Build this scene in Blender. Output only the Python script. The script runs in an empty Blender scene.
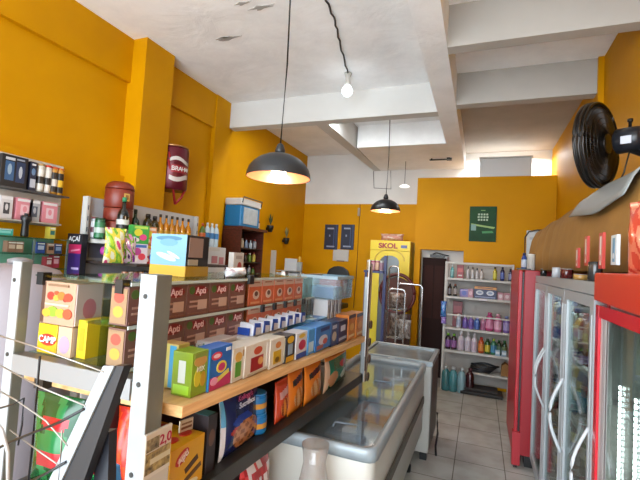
import bpy, bmesh, math, random
from mathutils import Vector, Matrix
random.seed(7)
PI = math.pi
sc = bpy.context.scene
COL = sc.collection

# ------------------------------------------------------------------ camera
F = 405.0
RR = [[0.9283376325418359, 0.36708490612976596, 0.058633707867745445],
      [0.036250349125868844, 0.06758236008027704, -0.9970549316834214],
      [-0.36996642036118876, 0.9277291071738993, 0.04943229215247346]]
CAM = Vector((0, 0, 1.7))


def at(x, y, **k):
    """where the sight line of a point of the photograph meets the plane X=, Y= or Z= of the room"""
    a, b = (x - 320) / F, (y - 240) / F
    d = Vector([RR[0][i] * a + RR[1][i] * b + RR[2][i] for i in range(3)])
    for ax, v in k.items():
        i = 'XYZ'.index(ax)
        return CAM + d * ((v - CAM[i]) / d[i])


cd = bpy.data.cameras.new('camera')
cam = bpy.data.objects.new('camera', cd)
COL.objects.link(cam)
cd.sensor_width = 36
cd.lens = F / 640 * 36
cd.clip_start = .02
m = Matrix(((RR[0][0], -RR[1][0], -RR[2][0], 0), (RR[0][1], -RR[1][1], -RR[2][1], 0),
            (RR[0][2], -RR[1][2], -RR[2][2], 0), (0, 0, 0, 1)))
cam.matrix_world = Matrix.Translation(CAM) @ m
sc.camera = cam


# ------------------------------------------------------------------ materials
def lin(c):
    if isinstance(c, str):
        c = c.lstrip('#')
        c = [int(c[i:i + 2], 16) / 255 for i in (0, 2, 4)]
    return tuple((v / 12.92 if v <= .04045 else ((v + .055) / 1.055) ** 2.4) for v in c) + (1,)


MC = {}
KA = .74


def mat(c, rough=.45, metal=0., noise=0., scale=8., bump=0., emit=0., coat=0., c2=None):
    key = (c, rough, metal, noise, scale, bump, emit, coat, c2)
    if key in MC:
        return MC[key]
    mm = bpy.data.materials.new('paint')
    mm.use_nodes = True
    nt = mm.node_tree
    b = nt.nodes['Principled BSDF']
    K = 1. if (emit or metal > .3) else KA
    b.inputs['Base Color'].default_value = tuple(v * K for v in lin(c)[:3]) + (1,)
    b.inputs['Roughness'].default_value = rough
    b.inputs['Metallic'].default_value = metal
    b.inputs['Coat Weight'].default_value = coat
    if emit:
        b.inputs['Emission Color'].default_value = lin(c)
        b.inputs['Emission Strength'].default_value = emit
    if noise or bump:
        tc = nt.nodes.new('ShaderNodeTexCoord')
        nz = nt.nodes.new('ShaderNodeTexNoise')
        nz.inputs['Scale'].default_value = scale
        nz.inputs['Detail'].default_value = 5
        nt.links.new(tc.outputs['Object'], nz.inputs['Vector'])
        if noise:
            rp = nt.nodes.new('ShaderNodeValToRGB')
            l = tuple(v * K for v in lin(c)[:3]) + (1,)
            rp.color_ramp.elements[0].position = .3
            rp.color_ramp.elements[1].position = .7
            rp.color_ramp.elements[0].color = tuple(v * K for v in lin(c2)[:3]) + (1,) if c2 else tuple(v * (1 - noise) for v in l[:3]) + (1,)
            rp.color_ramp.elements[1].color = l
            nt.links.new(nz.outputs['Fac'], rp.inputs['Fac'])
            nt.links.new(rp.outputs['Color'], b.inputs['Base Color'])
        if bump:
            bp = nt.nodes.new('ShaderNodeBump')
            bp.inputs['Strength'].default_value = bump
            bp.inputs['Distance'].default_value = .01
            nt.links.new(nz.outputs['Fac'], bp.inputs['Height'])
            nt.links.new(bp.outputs['Normal'], b.inputs['Normal'])
    MC[key] = mm
    return mm


def glass(tint='#e8f4f0', refl=.08, rough=.02, milky=0.):
    key = ('glass', tint, refl, rough, milky)
    if key in MC:
        return MC[key]
    mm = bpy.data.materials.new('clear')
    mm.use_nodes = True
    nt = mm.node_tree
    nt.nodes.clear()
    out = nt.nodes.new('ShaderNodeOutputMaterial')
    tr = nt.nodes.new('ShaderNodeBsdfTransparent')
    tr.inputs['Color'].default_value = lin(tint)
    gl = nt.nodes.new('ShaderNodeBsdfGlossy')
    gl.inputs['Roughness'].default_value = rough
    gl.inputs['Color'].default_value = (1, 1, 1, 1)
    lw = nt.nodes.new('ShaderNodeFresnel')
    lw.inputs['IOR'].default_value = 1.45
    mt = nt.nodes.new('ShaderNodeMath')
    mt.operation = 'MULTIPLY_ADD'
    mt.inputs[1].default_value = .45
    mt.inputs[2].default_value = refl * .6
    nt.links.new(lw.outputs[0], mt.inputs[0])
    mx = nt.nodes.new('ShaderNodeMixShader')
    nt.links.new(mt.outputs[0], mx.inputs[0])
    nt.links.new(tr.outputs[0], mx.inputs[1])
    nt.links.new(gl.outputs[0], mx.inputs[2])
    last = mx
    if milky:
        df = nt.nodes.new('ShaderNodeBsdfDiffuse')
        df.inputs['Color'].default_value = lin(tint)
        m2 = nt.nodes.new('ShaderNodeMixShader')
        m2.inputs[0].default_value = milky
        nt.links.new(mx.outputs[0], m2.inputs[1])
        nt.links.new(df.outputs[0], m2.inputs[2])
        last = m2
    nt.links.new(last.outputs[0], out.inputs['Surface'])
    MC[key] = mm
    return mm


def nodes_mat(name, fn):
    mm = bpy.data.materials.new(name)
    mm.use_nodes = True
    fn(mm.node_tree, mm.node_tree.nodes['Principled BSDF'])
    return mm


YEL, YEL2 = '#dc9600', '#cf8c00'


def _yel(nt, b):
    N = nt.nodes.new
    L = nt.links.new
    tc = N('ShaderNodeTexCoord')
    nz = N('ShaderNodeTexNoise')
    nz.inputs['Scale'].default_value = 1.3
    nz.inputs['Detail'].default_value = 6
    L(tc.outputs['Object'], nz.inputs['Vector'])
    rp = N('ShaderNodeValToRGB')
    rp.color_ramp.elements[0].position = .35
    rp.color_ramp.elements[1].position = .7
    rp.color_ramp.elements[0].color = lin('#be8400')
    rp.color_ramp.elements[1].color = lin('#cb9000')
    L(nz.outputs['Fac'], rp.inputs['Fac'])
    L(rp.outputs['Color'], b.inputs['Base Color'])
    b.inputs['Roughness'].default_value = .5
    b.inputs['Specular IOR Level'].default_value = .1
    n2 = N('ShaderNodeTexNoise')
    n2.inputs['Scale'].default_value = 9
    n2.inputs['Detail'].default_value = 4
    L(tc.outputs['Object'], n2.inputs['Vector'])
    bp = N('ShaderNodeBump')
    bp.inputs['Strength'].default_value = .12
    bp.inputs['Distance'].default_value = .02
    L(n2.outputs['Fac'], bp.inputs['Height'])
    L(bp.outputs['Normal'], b.inputs['Normal'])


yellow = nodes_mat('yellow_paint', _yel)


def _ceil(nt, b):
    N = nt.nodes.new
    L = nt.links.new
    tc = N('ShaderNodeTexCoord')
    nz = N('ShaderNodeTexNoise')
    nz.inputs['Scale'].default_value = 1.6
    nz.inputs['Detail'].default_value = 7
    nz.inputs['Roughness'].default_value = .65
    L(tc.outputs['Object'], nz.inputs['Vector'])
    rp = N('ShaderNodeValToRGB')
    rp.color_ramp.elements[0].position = .3
    rp.color_ramp.elements[1].position = .6
    rp.color_ramp.elements[0].color = lin('#e6e7e7')
    rp.color_ramp.elements[1].color = lin('#f8f9f9')
    L(nz.outputs['Fac'], rp.inputs['Fac'])
    n2 = N('ShaderNodeTexNoise')
    n2.inputs['Scale'].default_value = 2.3
    n2.inputs['Detail'].default_value = 9
    n2.inputs['Distortion'].default_value = 1.2
    L(tc.outputs['Object'], n2.inputs['Vector'])
    bp = N('ShaderNodeBump')
    bp.inputs['Strength'].default_value = .35
    bp.inputs['Distance'].default_value = .03
    L(n2.outputs['Fac'], bp.inputs['Height'])
    L(bp.outputs['Normal'], b.inputs['Normal'])
    L(rp.outputs['Color'], b.inputs['Base Color'])
    b.inputs['Roughness'].default_value = .8


plaster = nodes_mat('white_plaster', _ceil)
white_wall = mat('#fbf9f4', .8, noise=.12, scale=2.0, bump=.1)
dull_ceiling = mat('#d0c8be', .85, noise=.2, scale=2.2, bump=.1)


def _floor(nt, b):
    N = nt.nodes.new
    L = nt.links.new
    tc = N('ShaderNodeTexCoord')
    mp = N('ShaderNodeMapping')
    mp.inputs['Location'].default_value = (.15 + .406 * 10, -3.92 + .406 * 20, 0)
    L(tc.outputs['Object'], mp.inputs['Vector'])
    br = N('ShaderNodeTexBrick')
    br.offset = 0
    br.squash = 1
    br.inputs['Scale'].default_value = 1
    br.inputs['Brick Width'].default_value = .406
    br.inputs['Row Height'].default_value = .406
    br.inputs['Mortar Size'].default_value = .004
    br.inputs['Mortar Smooth'].default_value = .1
    br.inputs['Color1'].default_value = lin('#bab9b2')
    br.inputs['Color2'].default_value = lin('#b1b0a9')
    br.inputs['Mortar'].default_value = lin('#77736a')
    L(mp.outputs[0], br.inputs['Vector'])
    nz = N('ShaderNodeTexNoise')
    nz.inputs['Scale'].default_value = 5
    nz.inputs['Detail'].default_value = 6
    L(tc.outputs['Object'], nz.inputs['Vector'])
    rp = N('ShaderNodeValToRGB')
    rp.color_ramp.elements[0].position = .3
    rp.color_ramp.elements[0].color = (.8, .78, .75, 1)
    rp.color_ramp.elements[1].position = .6
    L(nz.outputs['Fac'], rp.inputs['Fac'])
    mx = N('ShaderNodeMixRGB')
    mx.blend_type = 'MULTIPLY'
    mx.inputs[0].default_value = 1
    L(br.outputs['Color'], mx.inputs[1])
    L(rp.outputs['Color'], mx.inputs[2])
    L(mx.outputs[0], b.inputs['Base Color'])
    b.inputs['Roughness'].default_value = .22


floor_m = nodes_mat('floor_tiles', _floor)


def _wood(c1, c2):
    def f(nt, b):
        N = nt.nodes.new
        L = nt.links.new
        tc = N('ShaderNodeTexCoord')
        mp = N('ShaderNodeMapping')
        mp.inputs['Scale'].default_value = (14, 1.5, 30)
        L(tc.outputs['Object'], mp.inputs['Vector'])
        nz = N('ShaderNodeTexNoise')
        nz.inputs['Scale'].default_value = 2
        nz.inputs['Detail'].default_value = 6
        L(mp.outputs[0], nz.inputs['Vector'])
        rp = N('ShaderNodeValToRGB')
        rp.color_ramp.elements[0].position = .3
        rp.color_ramp.elements[1].position = .65
        rp.color_ramp.elements[0].color = lin(c1)
        rp.color_ramp.elements[1].color = lin(c2)
        L(nz.outputs['Fac'], rp.inputs['Fac'])
        L(rp.outputs['Color'], b.inputs['Base Color'])
        b.inputs['Roughness'].default_value = .45
    return f


pine = nodes_mat('pale_wood', _wood('#b98a55', '#dcb27c'))
darkwood = nodes_mat('dark_wood', _wood('#3a1710', '#5a2518'))
steel = mat('#b9bdbf', .35, .6, noise=.12, scale=20)
steel_dark = mat('#6f716c', .45, .5, noise=.2, scale=12)
white_m = mat('#e6e6e4', .4)
offwhite = mat('#d6d4cd', .5, noise=.08, scale=6)
black_m = mat('#141416', .4)
blackgloss = mat('#101013', .18)
clear = glass()
green_glass = glass('#c4e2d4', .10)
RED = '#d81f2c'


# ------------------------------------------------------------------ mesh building
class G:
    def __init__(s):
        s.bm = bmesh.new()
        s.mats = []

    def mi(s, m):
        if m not in s.mats:
            s.mats.append(m)
        return s.mats.index(m)

    def face(s, pts, m, smooth=False):
        vs = [s.bm.verts.new(p) for p in pts]
        f = s.bm.faces.new(vs)
        f.material_index = s.mi(m)
        f.smooth = smooth
        return f

    def box(s, x0, x1, y0, y1, z0, z1, m, M=None):
        P = [Vector(p) for p in ((x0, y0, z0), (x1, y0, z0), (x1, y1, z0), (x0, y1, z0),
                                 (x0, y0, z1), (x1, y0, z1), (x1, y1, z1), (x0, y1, z1))]
        if M is not None:
            P = [M @ p for p in P]
        v = [s.bm.verts.new(p) for p in P]
        k = s.mi(m)
        for q in ((3, 2, 1, 0), (4, 5, 6, 7), (0, 1, 5, 4), (1, 2, 6, 5), (2, 3, 7, 6), (3, 0, 4, 7)):
            f = s.bm.faces.new([v[i] for i in q])
            f.material_index = k
        return s

    def hexa(s, P, m):
        v = [s.bm.verts.new(p) for p in P]
        k = s.mi(m)
        for q in ((3, 2, 1, 0), (4, 5, 6, 7), (0, 1, 5, 4), (1, 2, 6, 5), (2, 3, 7, 6), (3, 0, 4, 7)):
            s.bm.faces.new([v[i] for i in q]).material_index = k
        return s

    def prism(s, pts, axis, a, b, m):
        """outline pts in the two other axes, pushed from a to b along axis"""
        def mk(p, t):
            return {'X': (t, p[0], p[1]), 'Y': (p[0], t, p[1]), 'Z': (p[0], p[1], t)}[axis]
        lo = [s.bm.verts.new(mk(p, a)) for p in pts]
        hi = [s.bm.verts.new(mk(p, b)) for p in pts]
        k = s.mi(m)
        n = len(pts)
        s.bm.faces.new(lo[::-1]).material_index = k
        s.bm.faces.new(hi).material_index = k
        for i in range(n):
            s.bm.faces.new([lo[i], lo[(i + 1) % n], hi[(i + 1) % n], hi[i]]).material_index = k
        return s

    def lathe(s, prof, m, c=(0, 0, 0), seg=16, M=None, capb=True, capt=True):
        k = s.mi(m)
        rings = []
        for r, z in prof:
            ring = []
            for i in range(seg):
                a = 2 * PI * i / seg
                p = Vector((r * math.cos(a), r * math.sin(a), z))
                if M is not None:
                    p = M @ p
                ring.append(s.bm.verts.new(p + Vector(c)))
            rings.append(ring)
        for a, b in zip(rings, rings[1:]):
            for i in range(seg):
                f = s.bm.faces.new([a[i], a[(i + 1) % seg], b[(i + 1) % seg], b[i]])
                f.material_index = k
                f.smooth = True
        if capb:
            s.bm.faces.new(rings[0][::-1]).material_index = k
        if capt:
            s.bm.faces.new(rings[-1]).material_index = k
        return s

    def tube(s, pts, r, m, seg=6):
        k = s.mi(m)
        pts = [Vector(p) for p in pts]
        rings = []
        for i, p in enumerate(pts):
            d = (pts[min(i + 1, len(pts) - 1)] - pts[max(i - 1, 0)]).normalized()
            u = d.cross(Vector((0, 0, 1)))
            if u.length < 1e-3:
                u = d.cross(Vector((1, 0, 0)))
            u.normalize()
            w = d.cross(u)
            rings.append([s.bm.verts.new(p + (u * math.cos(2 * PI * j / seg) + w * math.sin(2 * PI * j / seg)) * r)
                          for j in range(seg)])
        for a, b in zip(rings, rings[1:]):
            for i in range(seg):
                f = s.bm.faces.new([a[i], a[(i + 1) % seg], b[(i + 1) % seg], b[i]])
                f.material_index = k
                f.smooth = True
        s.bm.faces.new(rings[0][::-1]).material_index = k
        s.bm.faces.new(rings[-1]).material_index = k
        return s

    def build(s, name, parent=None, bevel=0., smooth=False):
        me = bpy.data.meshes.new(name)
        bmesh.ops.recalc_face_normals(s.bm, faces=s.bm.faces)
        s.bm.to_mesh(me)
        s.bm.free()
        for m in s.mats:
            me.materials.append(m)
        o = bpy.data.objects.new(name, me)
        COL.objects.link(o)
        o.parent = parent
        if bevel:
            b = o.modifiers.new('bevel', 'BEVEL')
            b.width = bevel
            b.segments = 2
            b.limit_method = 'ANGLE'
        return o


def tag(o, label=None, cat=None, group=None, kind=None):
    if label:
        o['label'] = label
    if cat:
        o['category'] = cat
    if group:
        o['group'] = group
    if kind:
        o['kind'] = kind
    return o


def thing(name, label, cat, loc=(0, 0, 0), rz=0., group=None):
    o = bpy.data.objects.new(name, None)
    COL.objects.link(o)
    o.location = loc
    o.rotation_euler = (0, 0, rz)
    o.empty_display_size = .05
    return tag(o, label, cat, group)


def struct(name, g, bevel=0.):
    return tag(g.build(name, None, bevel), kind='structure')


def kids(o):
    return [c for c in COL.objects if c.parent == o]


def dup(root, loc, rz=None, label=None, group=None, tree=None):
    """copy a thing with its parts and their sub-parts"""
    r = root.copy()
    COL.objects.link(r)
    r.location = loc
    if rz is not None:
        r.rotation_euler = (0, 0, rz)
    if label:
        r['label'] = label
    if group:
        r['group'] = group
    for ch, sub in TREE[root.name]:
        c = ch.copy()
        COL.objects.link(c)
        c.parent = r
        for s_ in sub:
            q = s_.copy()
            COL.objects.link(q)
            q.parent = c
    return r


TREE = {}


def reg(root):
    TREE[root.name] = [(c, list(c.children)) for c in root.children]
    return root


def text(s, parent, loc, size, m, rz=0., ext=.0006, name='lettering', sx=1., rx=PI / 2, align='CENTER', tilt=0., bold=.012):
    cu = bpy.data.curves.new(name, 'FONT')
    cu.body = s
    cu.size = size
    cu.extrude = ext
    cu.align_x = align
    cu.offset = size * bold
    cu.align_y = 'CENTER'
    cu.materials.append(m)
    o = bpy.data.objects.new(name, cu)
    COL.objects.link(o)
    bpy.context.view_layer.update()
    me = bpy.data.meshes.new_from_object(o.evaluated_get(bpy.context.evaluated_depsgraph_get()))
    bpy.data.objects.remove(o)
    o = bpy.data.objects.new(name, me)
    COL.objects.link(o)
    o.parent = parent
    o.location = loc
    o.rotation_euler = (rx, tilt, rz)
    o.scale = (sx, 1, 1)
    return o


ORD = ['first', 'second', 'third', 'fourth', 'fifth', 'sixth', 'seventh', 'eighth', 'ninth', 'tenth', 'eleventh',
       'twelfth', 'thirteenth', 'fourteenth', 'fifteenth', 'sixteenth']


# ------------------------------------------------------------------ goods
def decals(g, w, d, h, art, t=.0008):
    """art: (face, shape, u, v, du, dv, colour[, tilt]); the printed design of a carton"""
    for n, a in enumerate(art):
        face, shp, u, v, du, dv, c = a[:7]
        tl = a[7] if len(a) > 7 else 0.
        W, H = {'f': (w, h), 'b': (w, h), 'l': (d, h), 'r': (d, h), 't': (w, d)}[face]
        cx, cz = (u - .5) * W, v * H if face != 't' else (v - .5) * H
        hw, hh = du * W / 2, dv * H / 2
        if shp == 'e':
            pts = [(hw * math.cos(2 * PI * i / 12), hh * math.sin(2 * PI * i / 12)) for i in range(12)]
        else:
            pts = [(-hw, -hh), (hw, -hh), (hw, hh), (-hw, hh)]
        ct, st = math.cos(tl), math.sin(tl)
        pts = [(cx + x * ct - y * st, cz + x * st + y * ct) for x, y in pts]
        e = t * (1 + .35 * n)
        m_ = c if not isinstance(c, str) else mat(c, .4)
        if face == 'f':
            g.prism(pts, 'Y', -d / 2 - e, -d / 2 - .0001, m_)
        elif face == 'b':
            g.prism(pts, 'Y', d / 2 + .0001, d / 2 + e, m_)
        elif face == 'l':
            g.prism(pts, 'X', -w / 2 - e, -w / 2 - .0001, m_)
        elif face == 'r':
            g.prism(pts, 'X', w / 2 + .0001, w / 2 + e, m_)
        else:
            g.prism(pts, 'Z', h + .0001, h + e, m_)


def carton(name, label, cat, loc, rz, w, d, h, base, art=(), group=None, txt=(), flap=None, part='carton_body'):
    t = thing(name, label, cat, loc, rz, group)
    g = G().box(-w / 2, w / 2, -d / 2, d / 2, 0, h, base if not isinstance(base, str) else mat(base, .42, noise=.06, scale=30))
    g.build(part, t, min(w, d, h) * .02)
    if art:
        g = G()
        decals(g, w, d, h, art)
        g.build('printed_pattern', t)
    for (s_, u, v, sz, c, face) in txt:
        if face == 'f':
            text(s_, t, ((u - .5) * w, -d / 2 - .003, v * h), sz, mat(c, .4))
        elif face == 't':
            text(s_, t, ((u - .5) * w, (v - .5) * d, h + .003), sz, mat(c, .4), rx=0)
        elif face == 'r':
            text(s_, t, (w / 2 + .003, (u - .5) * d, v * h), sz, mat(c, .4), rz=PI / 2)
        elif face == 'l':
            text(s_, t, (-w / 2 - .003, (.5 - u) * d, v * h), sz, mat(c, .4), rz=-PI / 2)
    return reg(t)


def pouch(name, label, cat, loc, rz, w, d, h, paint, group=None, lean=0., txt=(), nx=16, nz=22):
    """a filled foil bag: pinched flat at top and bottom, bulging in the middle; paint(u, v) gives the print"""
    t = thing(name, label, cat, loc, rz, group)
    g = G()
    rows = [[], []]
    rnd = random.Random(hash(label) % 1000 if False else len(label))
    for side in (0, 1):
        for j in range(nz + 1):
            row = []
            v = j / nz
            for i in range(nx + 1):
                u = i / nx
                prof = max(0., math.sin(PI * min(1, max(0, (v - .03) / .89)))) ** .45 * max(0., math.sin(PI * u)) ** .5
                if v > .92:
                    prof = 0
                yy = (d / 2) * prof * (1 + .12 * math.sin(9 * u + 5 * v) * math.cos(7 * v - 4 * u)) + .0012
                ww = w * (1 - .11 * math.sin(PI * v) ** .7)
                x = (u - .5) * ww
                y = -yy if side == 0 else yy
                z = v * h
                row.append(g.bm.verts.new((x, y + lean * z, z)))
            rows[side].append(row)
    for side in (0, 1):
        for j in range(nz):
            for i in range(nx):
                R = rows[side]
                q = [R[j][i], R[j][i + 1], R[j + 1][i + 1], R[j + 1][i]]
                f = g.bm.faces.new(q)
                c = paint((i + .5) / nx, (j + .5) / nz)
                f.material_index = g.mi(mat(c, .25, coat=.3))
                f.smooth = True
    A, B = rows
    edge = mat(paint(.02, .5), .25, coat=.3)
    k = g.mi(edge)
    for j in range(nz):
        g.bm.faces.new([A[j][0], A[j + 1][0], B[j + 1][0], B[j][0]]).material_index = k
        g.bm.faces.new([A[j][-1], B[j][-1], B[j + 1][-1], A[j + 1][-1]]).material_index = k
    for i in range(nx):
        g.bm.faces.new([A[0][i], B[0][i], B[0][i + 1], A[0][i + 1]]).material_index = k
        g.bm.faces.new([A[-1][i], A[-1][i + 1], B[-1][i + 1], B[-1][i]]).material_index = k
    g.build('foil_bag', t)
    for (s_, u, v, sz, c) in txt:
        text(s_, t, ((u - .5) * w, -d / 2 - .004 + lean * v * h, v * h), sz, mat(c, .4))
    return reg(t)


PROF = {
    'spray': ([(.42, 0), (.5, .03), (.5, .55), (.42, .66), (.2, .74), (.18, .8)], [(.2, .8), (.22, .82), (.22, .93), (.12, 1.)], (.1, .55)),
    'round': ([(.44, 0), (.5, .04), (.5, .68), (.4, .78), (.22, .86)], [(.26, .86), (.26, .98), (.22, 1.)], (.15, .6)),
    'jug': ([(.44, 0), (.5, .04), (.5, .66), (.42, .78), (.2, .88)], [(.22, .88), (.22, .99), (.19, 1.)], (.2, .5)),
    'can': ([(.42, 0), (.5, .03), (.5, .9), (.47, .93)], [(.48, .93), (.48, 1.), (.42, 1.0)], (.08, .8)),
    'wine': ([(.46, 0), (.5, .03), (.5, .55), (.42, .66), (.17, .76), (.16, .9)], [(.19, .9), (.19, .995), (.17, 1.)], (.15, .48)),
    'pet': ([(.42, 0), (.5, .04), (.47, .2), (.5, .3), (.5, .62), (.36, .78), (.16, .88)], [(.19, .88), (.19, .98), (.17, 1.)], (.34, .58)),
}


def bottle(name, label, cat, loc, w, h, kind, body, capc, lab=None, group=None, lab2=None, rz=0., parts=True):
    t = thing(name, label, cat, loc, rz, group)
    P, C, L = PROF[kind]
    bmz = body if not isinstance(body, str) else mat(body, .2, coat=.4)
    G().lathe([(r * w, z * h) for r, z in P], bmz, seg=14).build('can_body' if kind == 'can' else 'bottle_body', t)
    G().lathe([(r * w, z * h + .0004) for r, z in C], mat(capc, .35), seg=12).build('cap', t)
    if lab:
        r = .512 * w
        z0, z1 = L[0] * h, L[1] * h
        g = G().lathe([(r, z0), (r, z1)], mat(lab, .4), seg=14, capb=False, capt=False)
        if lab2:
            g.lathe([(r * 1.012, z0 + (z1 - z0) * .3), (r * 1.012, z0 + (z1 - z0) * .65)], mat(lab2, .4), seg=14, capb=False, capt=False)
        g.build('label_band', t)
    return reg(t)
# ------------------------------------------------------------------ the room
XL, XR, YB, ZC, ZB = -3.1, .95, 6.9, 3.64, 3.32
Y0 = -1.6
struct('floor', G().box(XL - .15, XR + .15, Y0, 7.1, -.1, 0, floor_m))
struct('ceiling', G().box(XL - .15, XR + .15, Y0, 7.1, ZC, ZC + .12, plaster))
struct('wall_left', G().box(XL - .15, XL, Y0, YB, 0, ZC, yellow).box(XL, -3.04, Y0, 2.74, 0, 2.355, yellow)
       .box(XL, -3.06, Y0, 4.26, 3.23, ZC, yellow))
struct('wall_right', G().box(XR, XR + .15, Y0, YB, 0, ZC, yellow))
struct('wall_back', G().box(XL - .15, XR + .15, YB, YB + .15, 0, 2.735, yellow).box(XL - .15, XR + .15, YB, YB + .15, 2.735, ZC, white_wall)
       .box(-.97, XR, YB - .02, YB, 0, 2.3, white_wall))
struct('column_left', G().box(XL, -2.9, 2.73, 3.09, 0, ZC, yellow))
struct('column_left_far', G().box(XL, -3.045, 4.0, 4.29, 0, ZC, yellow))
struct('column_right', G().box(.905, XR, 4.12, 4.36, 0, ZC, yellow))
beam_m = mat('#ecebe6', .8, noise=.08, scale=2.5, bump=.15)  # plaster paint again, shade put into its colour against the strong daylight
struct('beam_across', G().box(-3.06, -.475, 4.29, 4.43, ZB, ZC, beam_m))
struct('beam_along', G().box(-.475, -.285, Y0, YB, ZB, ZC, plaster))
joist_m = mat('#d2cdc4', .8, noise=.12, scale=2.5, bump=.15)  # greyer copy of the plaster, its colour toned down against the front daylight
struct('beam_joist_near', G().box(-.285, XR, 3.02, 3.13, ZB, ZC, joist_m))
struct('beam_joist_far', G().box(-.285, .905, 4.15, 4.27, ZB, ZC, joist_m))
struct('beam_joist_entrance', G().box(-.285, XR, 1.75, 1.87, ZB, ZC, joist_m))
struct('beam_diagonal', G().hexa([(-1.9, 4.43, ZB), (-1.74, 4.43, ZB), (-1.68, YB, ZB), (-1.80, YB, ZB),
                                  (-1.9, 4.43, ZC), (-1.74, 4.43, ZC), (-1.68, YB, ZC), (-1.80, YB, ZC)], beam_m))
struct('ceiling_slab_low', G().box(-1.69, -.475, 5.45, YB, ZB + .005, ZC, plaster))
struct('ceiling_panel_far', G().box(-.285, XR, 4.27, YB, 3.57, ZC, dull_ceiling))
# partition with the doorway
struct('wall_partition', G().box(-.96, -.87, 6.4, 6.56, 0, 3.075, yellow).box(-.87, -.24, 6.4, 6.56, 1.96, 3.075, yellow)
       .box(-.24, XR, 6.4, 6.56, 0, 3.075, yellow))
# step beside the doorway: white board above the shelf's left end
struct('wall_niche', G().box(-.865, -.245, 6.62, 6.66, 1.2, 2.2, white_wall))
# peeling paint patches on the ceiling
g = G()
for (px, py, s_) in ((228, 38, .10), (262, 7, .09), (243, 3, .06), (226, 37, .05)):
    p = at(px, py, Z=ZC)
    pts = [(p.x + s_ * (1 + .5 * math.sin(5 * a + px)) * math.cos(a), p.y + s_ * .25 * (1 + .5 * math.cos(3 * a)) * math.sin(a)) for a in
           [2 * PI * i / 14 for i in range(14)]]
    g.prism(pts, 'Z', ZC - .004, ZC - .0005, mat('#b9b6b0', .9))
struct('ceiling_flakes', g)

# small white air box resting on the partition
t = thing('storage_box', 'white long box resting on top of the yellow partition wall', 'box', (.285, 6.5, 3.076))
G().box(-.35, .35, -.07, .07, 0, .28, white_m).build('box_body', t, .008)
G().box(-.36, .36, -.08, .08, .281, .30, offwhite).build('lid', t)
# black junk on top of partition
t = thing('ceiling_bracket', 'thin black bracket fixed under the low ceiling slab beyond the partition edge', 'bracket', (-.60, 6.2, 3.325))
G().box(-.17, .14, -.01, .01, -.03, -.012, black_m).box(-.15, -.13, -.01, .01, -.03, 0, black_m).box(.08, .15, -.03, .03, -.035, 0, black_m).build('bracket_arm', t)

# green poster on the partition
t = thing('wall_poster', 'dark green rectangular poster hanging on the yellow partition', 'poster', (.01, 6.398, 2.11))
G().box(-.185, .185, -.012, 0, 0, .52, mat('#0f5227', .7, noise=.5, scale=5)).build('poster_sheet', t)
g = G()
for k, (zz, ww) in enumerate(((.40, .15), (.36, .16), (.32, .15))):
    for q in range(4):
        g.box(-ww / 2 + q * ww / 4 + .006 - .0, -ww / 2 + (q + 1) * ww / 4 - .006, -.015, -.012, zz - .013, zz + .013, mat('#b9d3b6', .5))
g.box(-.03, .03, -.015, -.012, .455, .465, mat('#8dbb70', .5))
g.build('lettering', t)
G().prism([(-.16, .24), (.15, .19), (.17, .215), (-.16, .265)], 'Y', -.015, -.012, mat('#9cc06e', .5)).prism(
    [(-.0, .12), (.15, .13), (.13, .16), (-.01, .15)], 'Y', -.015, -.012, mat('#3f9a54', .5)).prism(
    [(-.16, .16), (-.09, .16), (-.09, .25), (-.16, .25)], 'Y', -.0155, -.012, mat('#7fa9a0', .5)).build('printed_bottle', t)

# lamps -------------------------------------------------------------
copper = mat('#c98a63', .35, .7)
shade_dark = mat('#3b3d40', .35, .3)
shade_black = mat('#1d1c1d', .4, .2)


def pendant(label, x, y, zr, r, hh, ztop, outer, power):
    t = thing('pendant_lamp', label, 'lamp', (x, y, zr), 0, 'dome pendant lamps hanging over the shop')
    prof = [(r, 0), (r * .985, hh * .18), (r * .93, hh * .38), (r * .82, hh * .58), (r * .64, hh * .78), (r * .4, hh * .93), (r * .14, hh)]
    G().lathe(prof, outer, seg=36, capb=False).build('lamp_shade', t)
    G().lathe([(q * .975, z * .96 + .001) for q, z in prof], copper, seg=36, capb=False, capt=False).build('shade_lining', t)
    G().lathe([(.03, hh), (.035, hh + .02), (.022, hh + .06), (.01, hh + .07)], outer, seg=14).build('cord_cap', t)
    G().tube([(0, 0, hh + .06), (.012, 0, (hh + ztop - zr) / 2), (0, 0, ztop - zr)], .0055, black_m).build('cord', t)
    G().lathe([(.02, .07), (.048, .045), (.055, .02), (.035, -.005), (.01, -.012)][::-1], mat('#fff3dc', .3, emit=10), seg=14).build('light_bulb', t)
    ld = bpy.data.lights.new('pendant_glow', 'POINT')
    ld.energy = power
    ld.color = (1, .84, .66)
    ld.shadow_soft_size = .04
    lo = bpy.data.objects.new('pendant_glow', ld)
    COL.objects.link(lo)
    lo.parent = t
    lo.location = (0, 0, -.05)
    return t


pendant('large dark grey dome pendant lamp with copper lining, hanging nearest over the goods', -1.285, 2.4, 2.235, .217, .165, ZC, shade_dark, 7)
pendant('black dome pendant lamp hanging before the back wall above the yellow fridge', -1.203, 5.3, 2.40, .198, .16, ZC, shade_black, 9)
t = thing('hanging_light', 'small flat white hanging light far behind the black dome lamp', 'lamp', (-1.145, 6.3, 2.915))
G().lathe([(.075, 0), (.08, .01), (.05, .03), (.012, .045)], mat('#f4f2ee', .4, emit=.8), seg=20).build('shade', t)
G().tube([(0, 0, .04), (0, 0, .405)], .004, black_m).build('cord', t)

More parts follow.
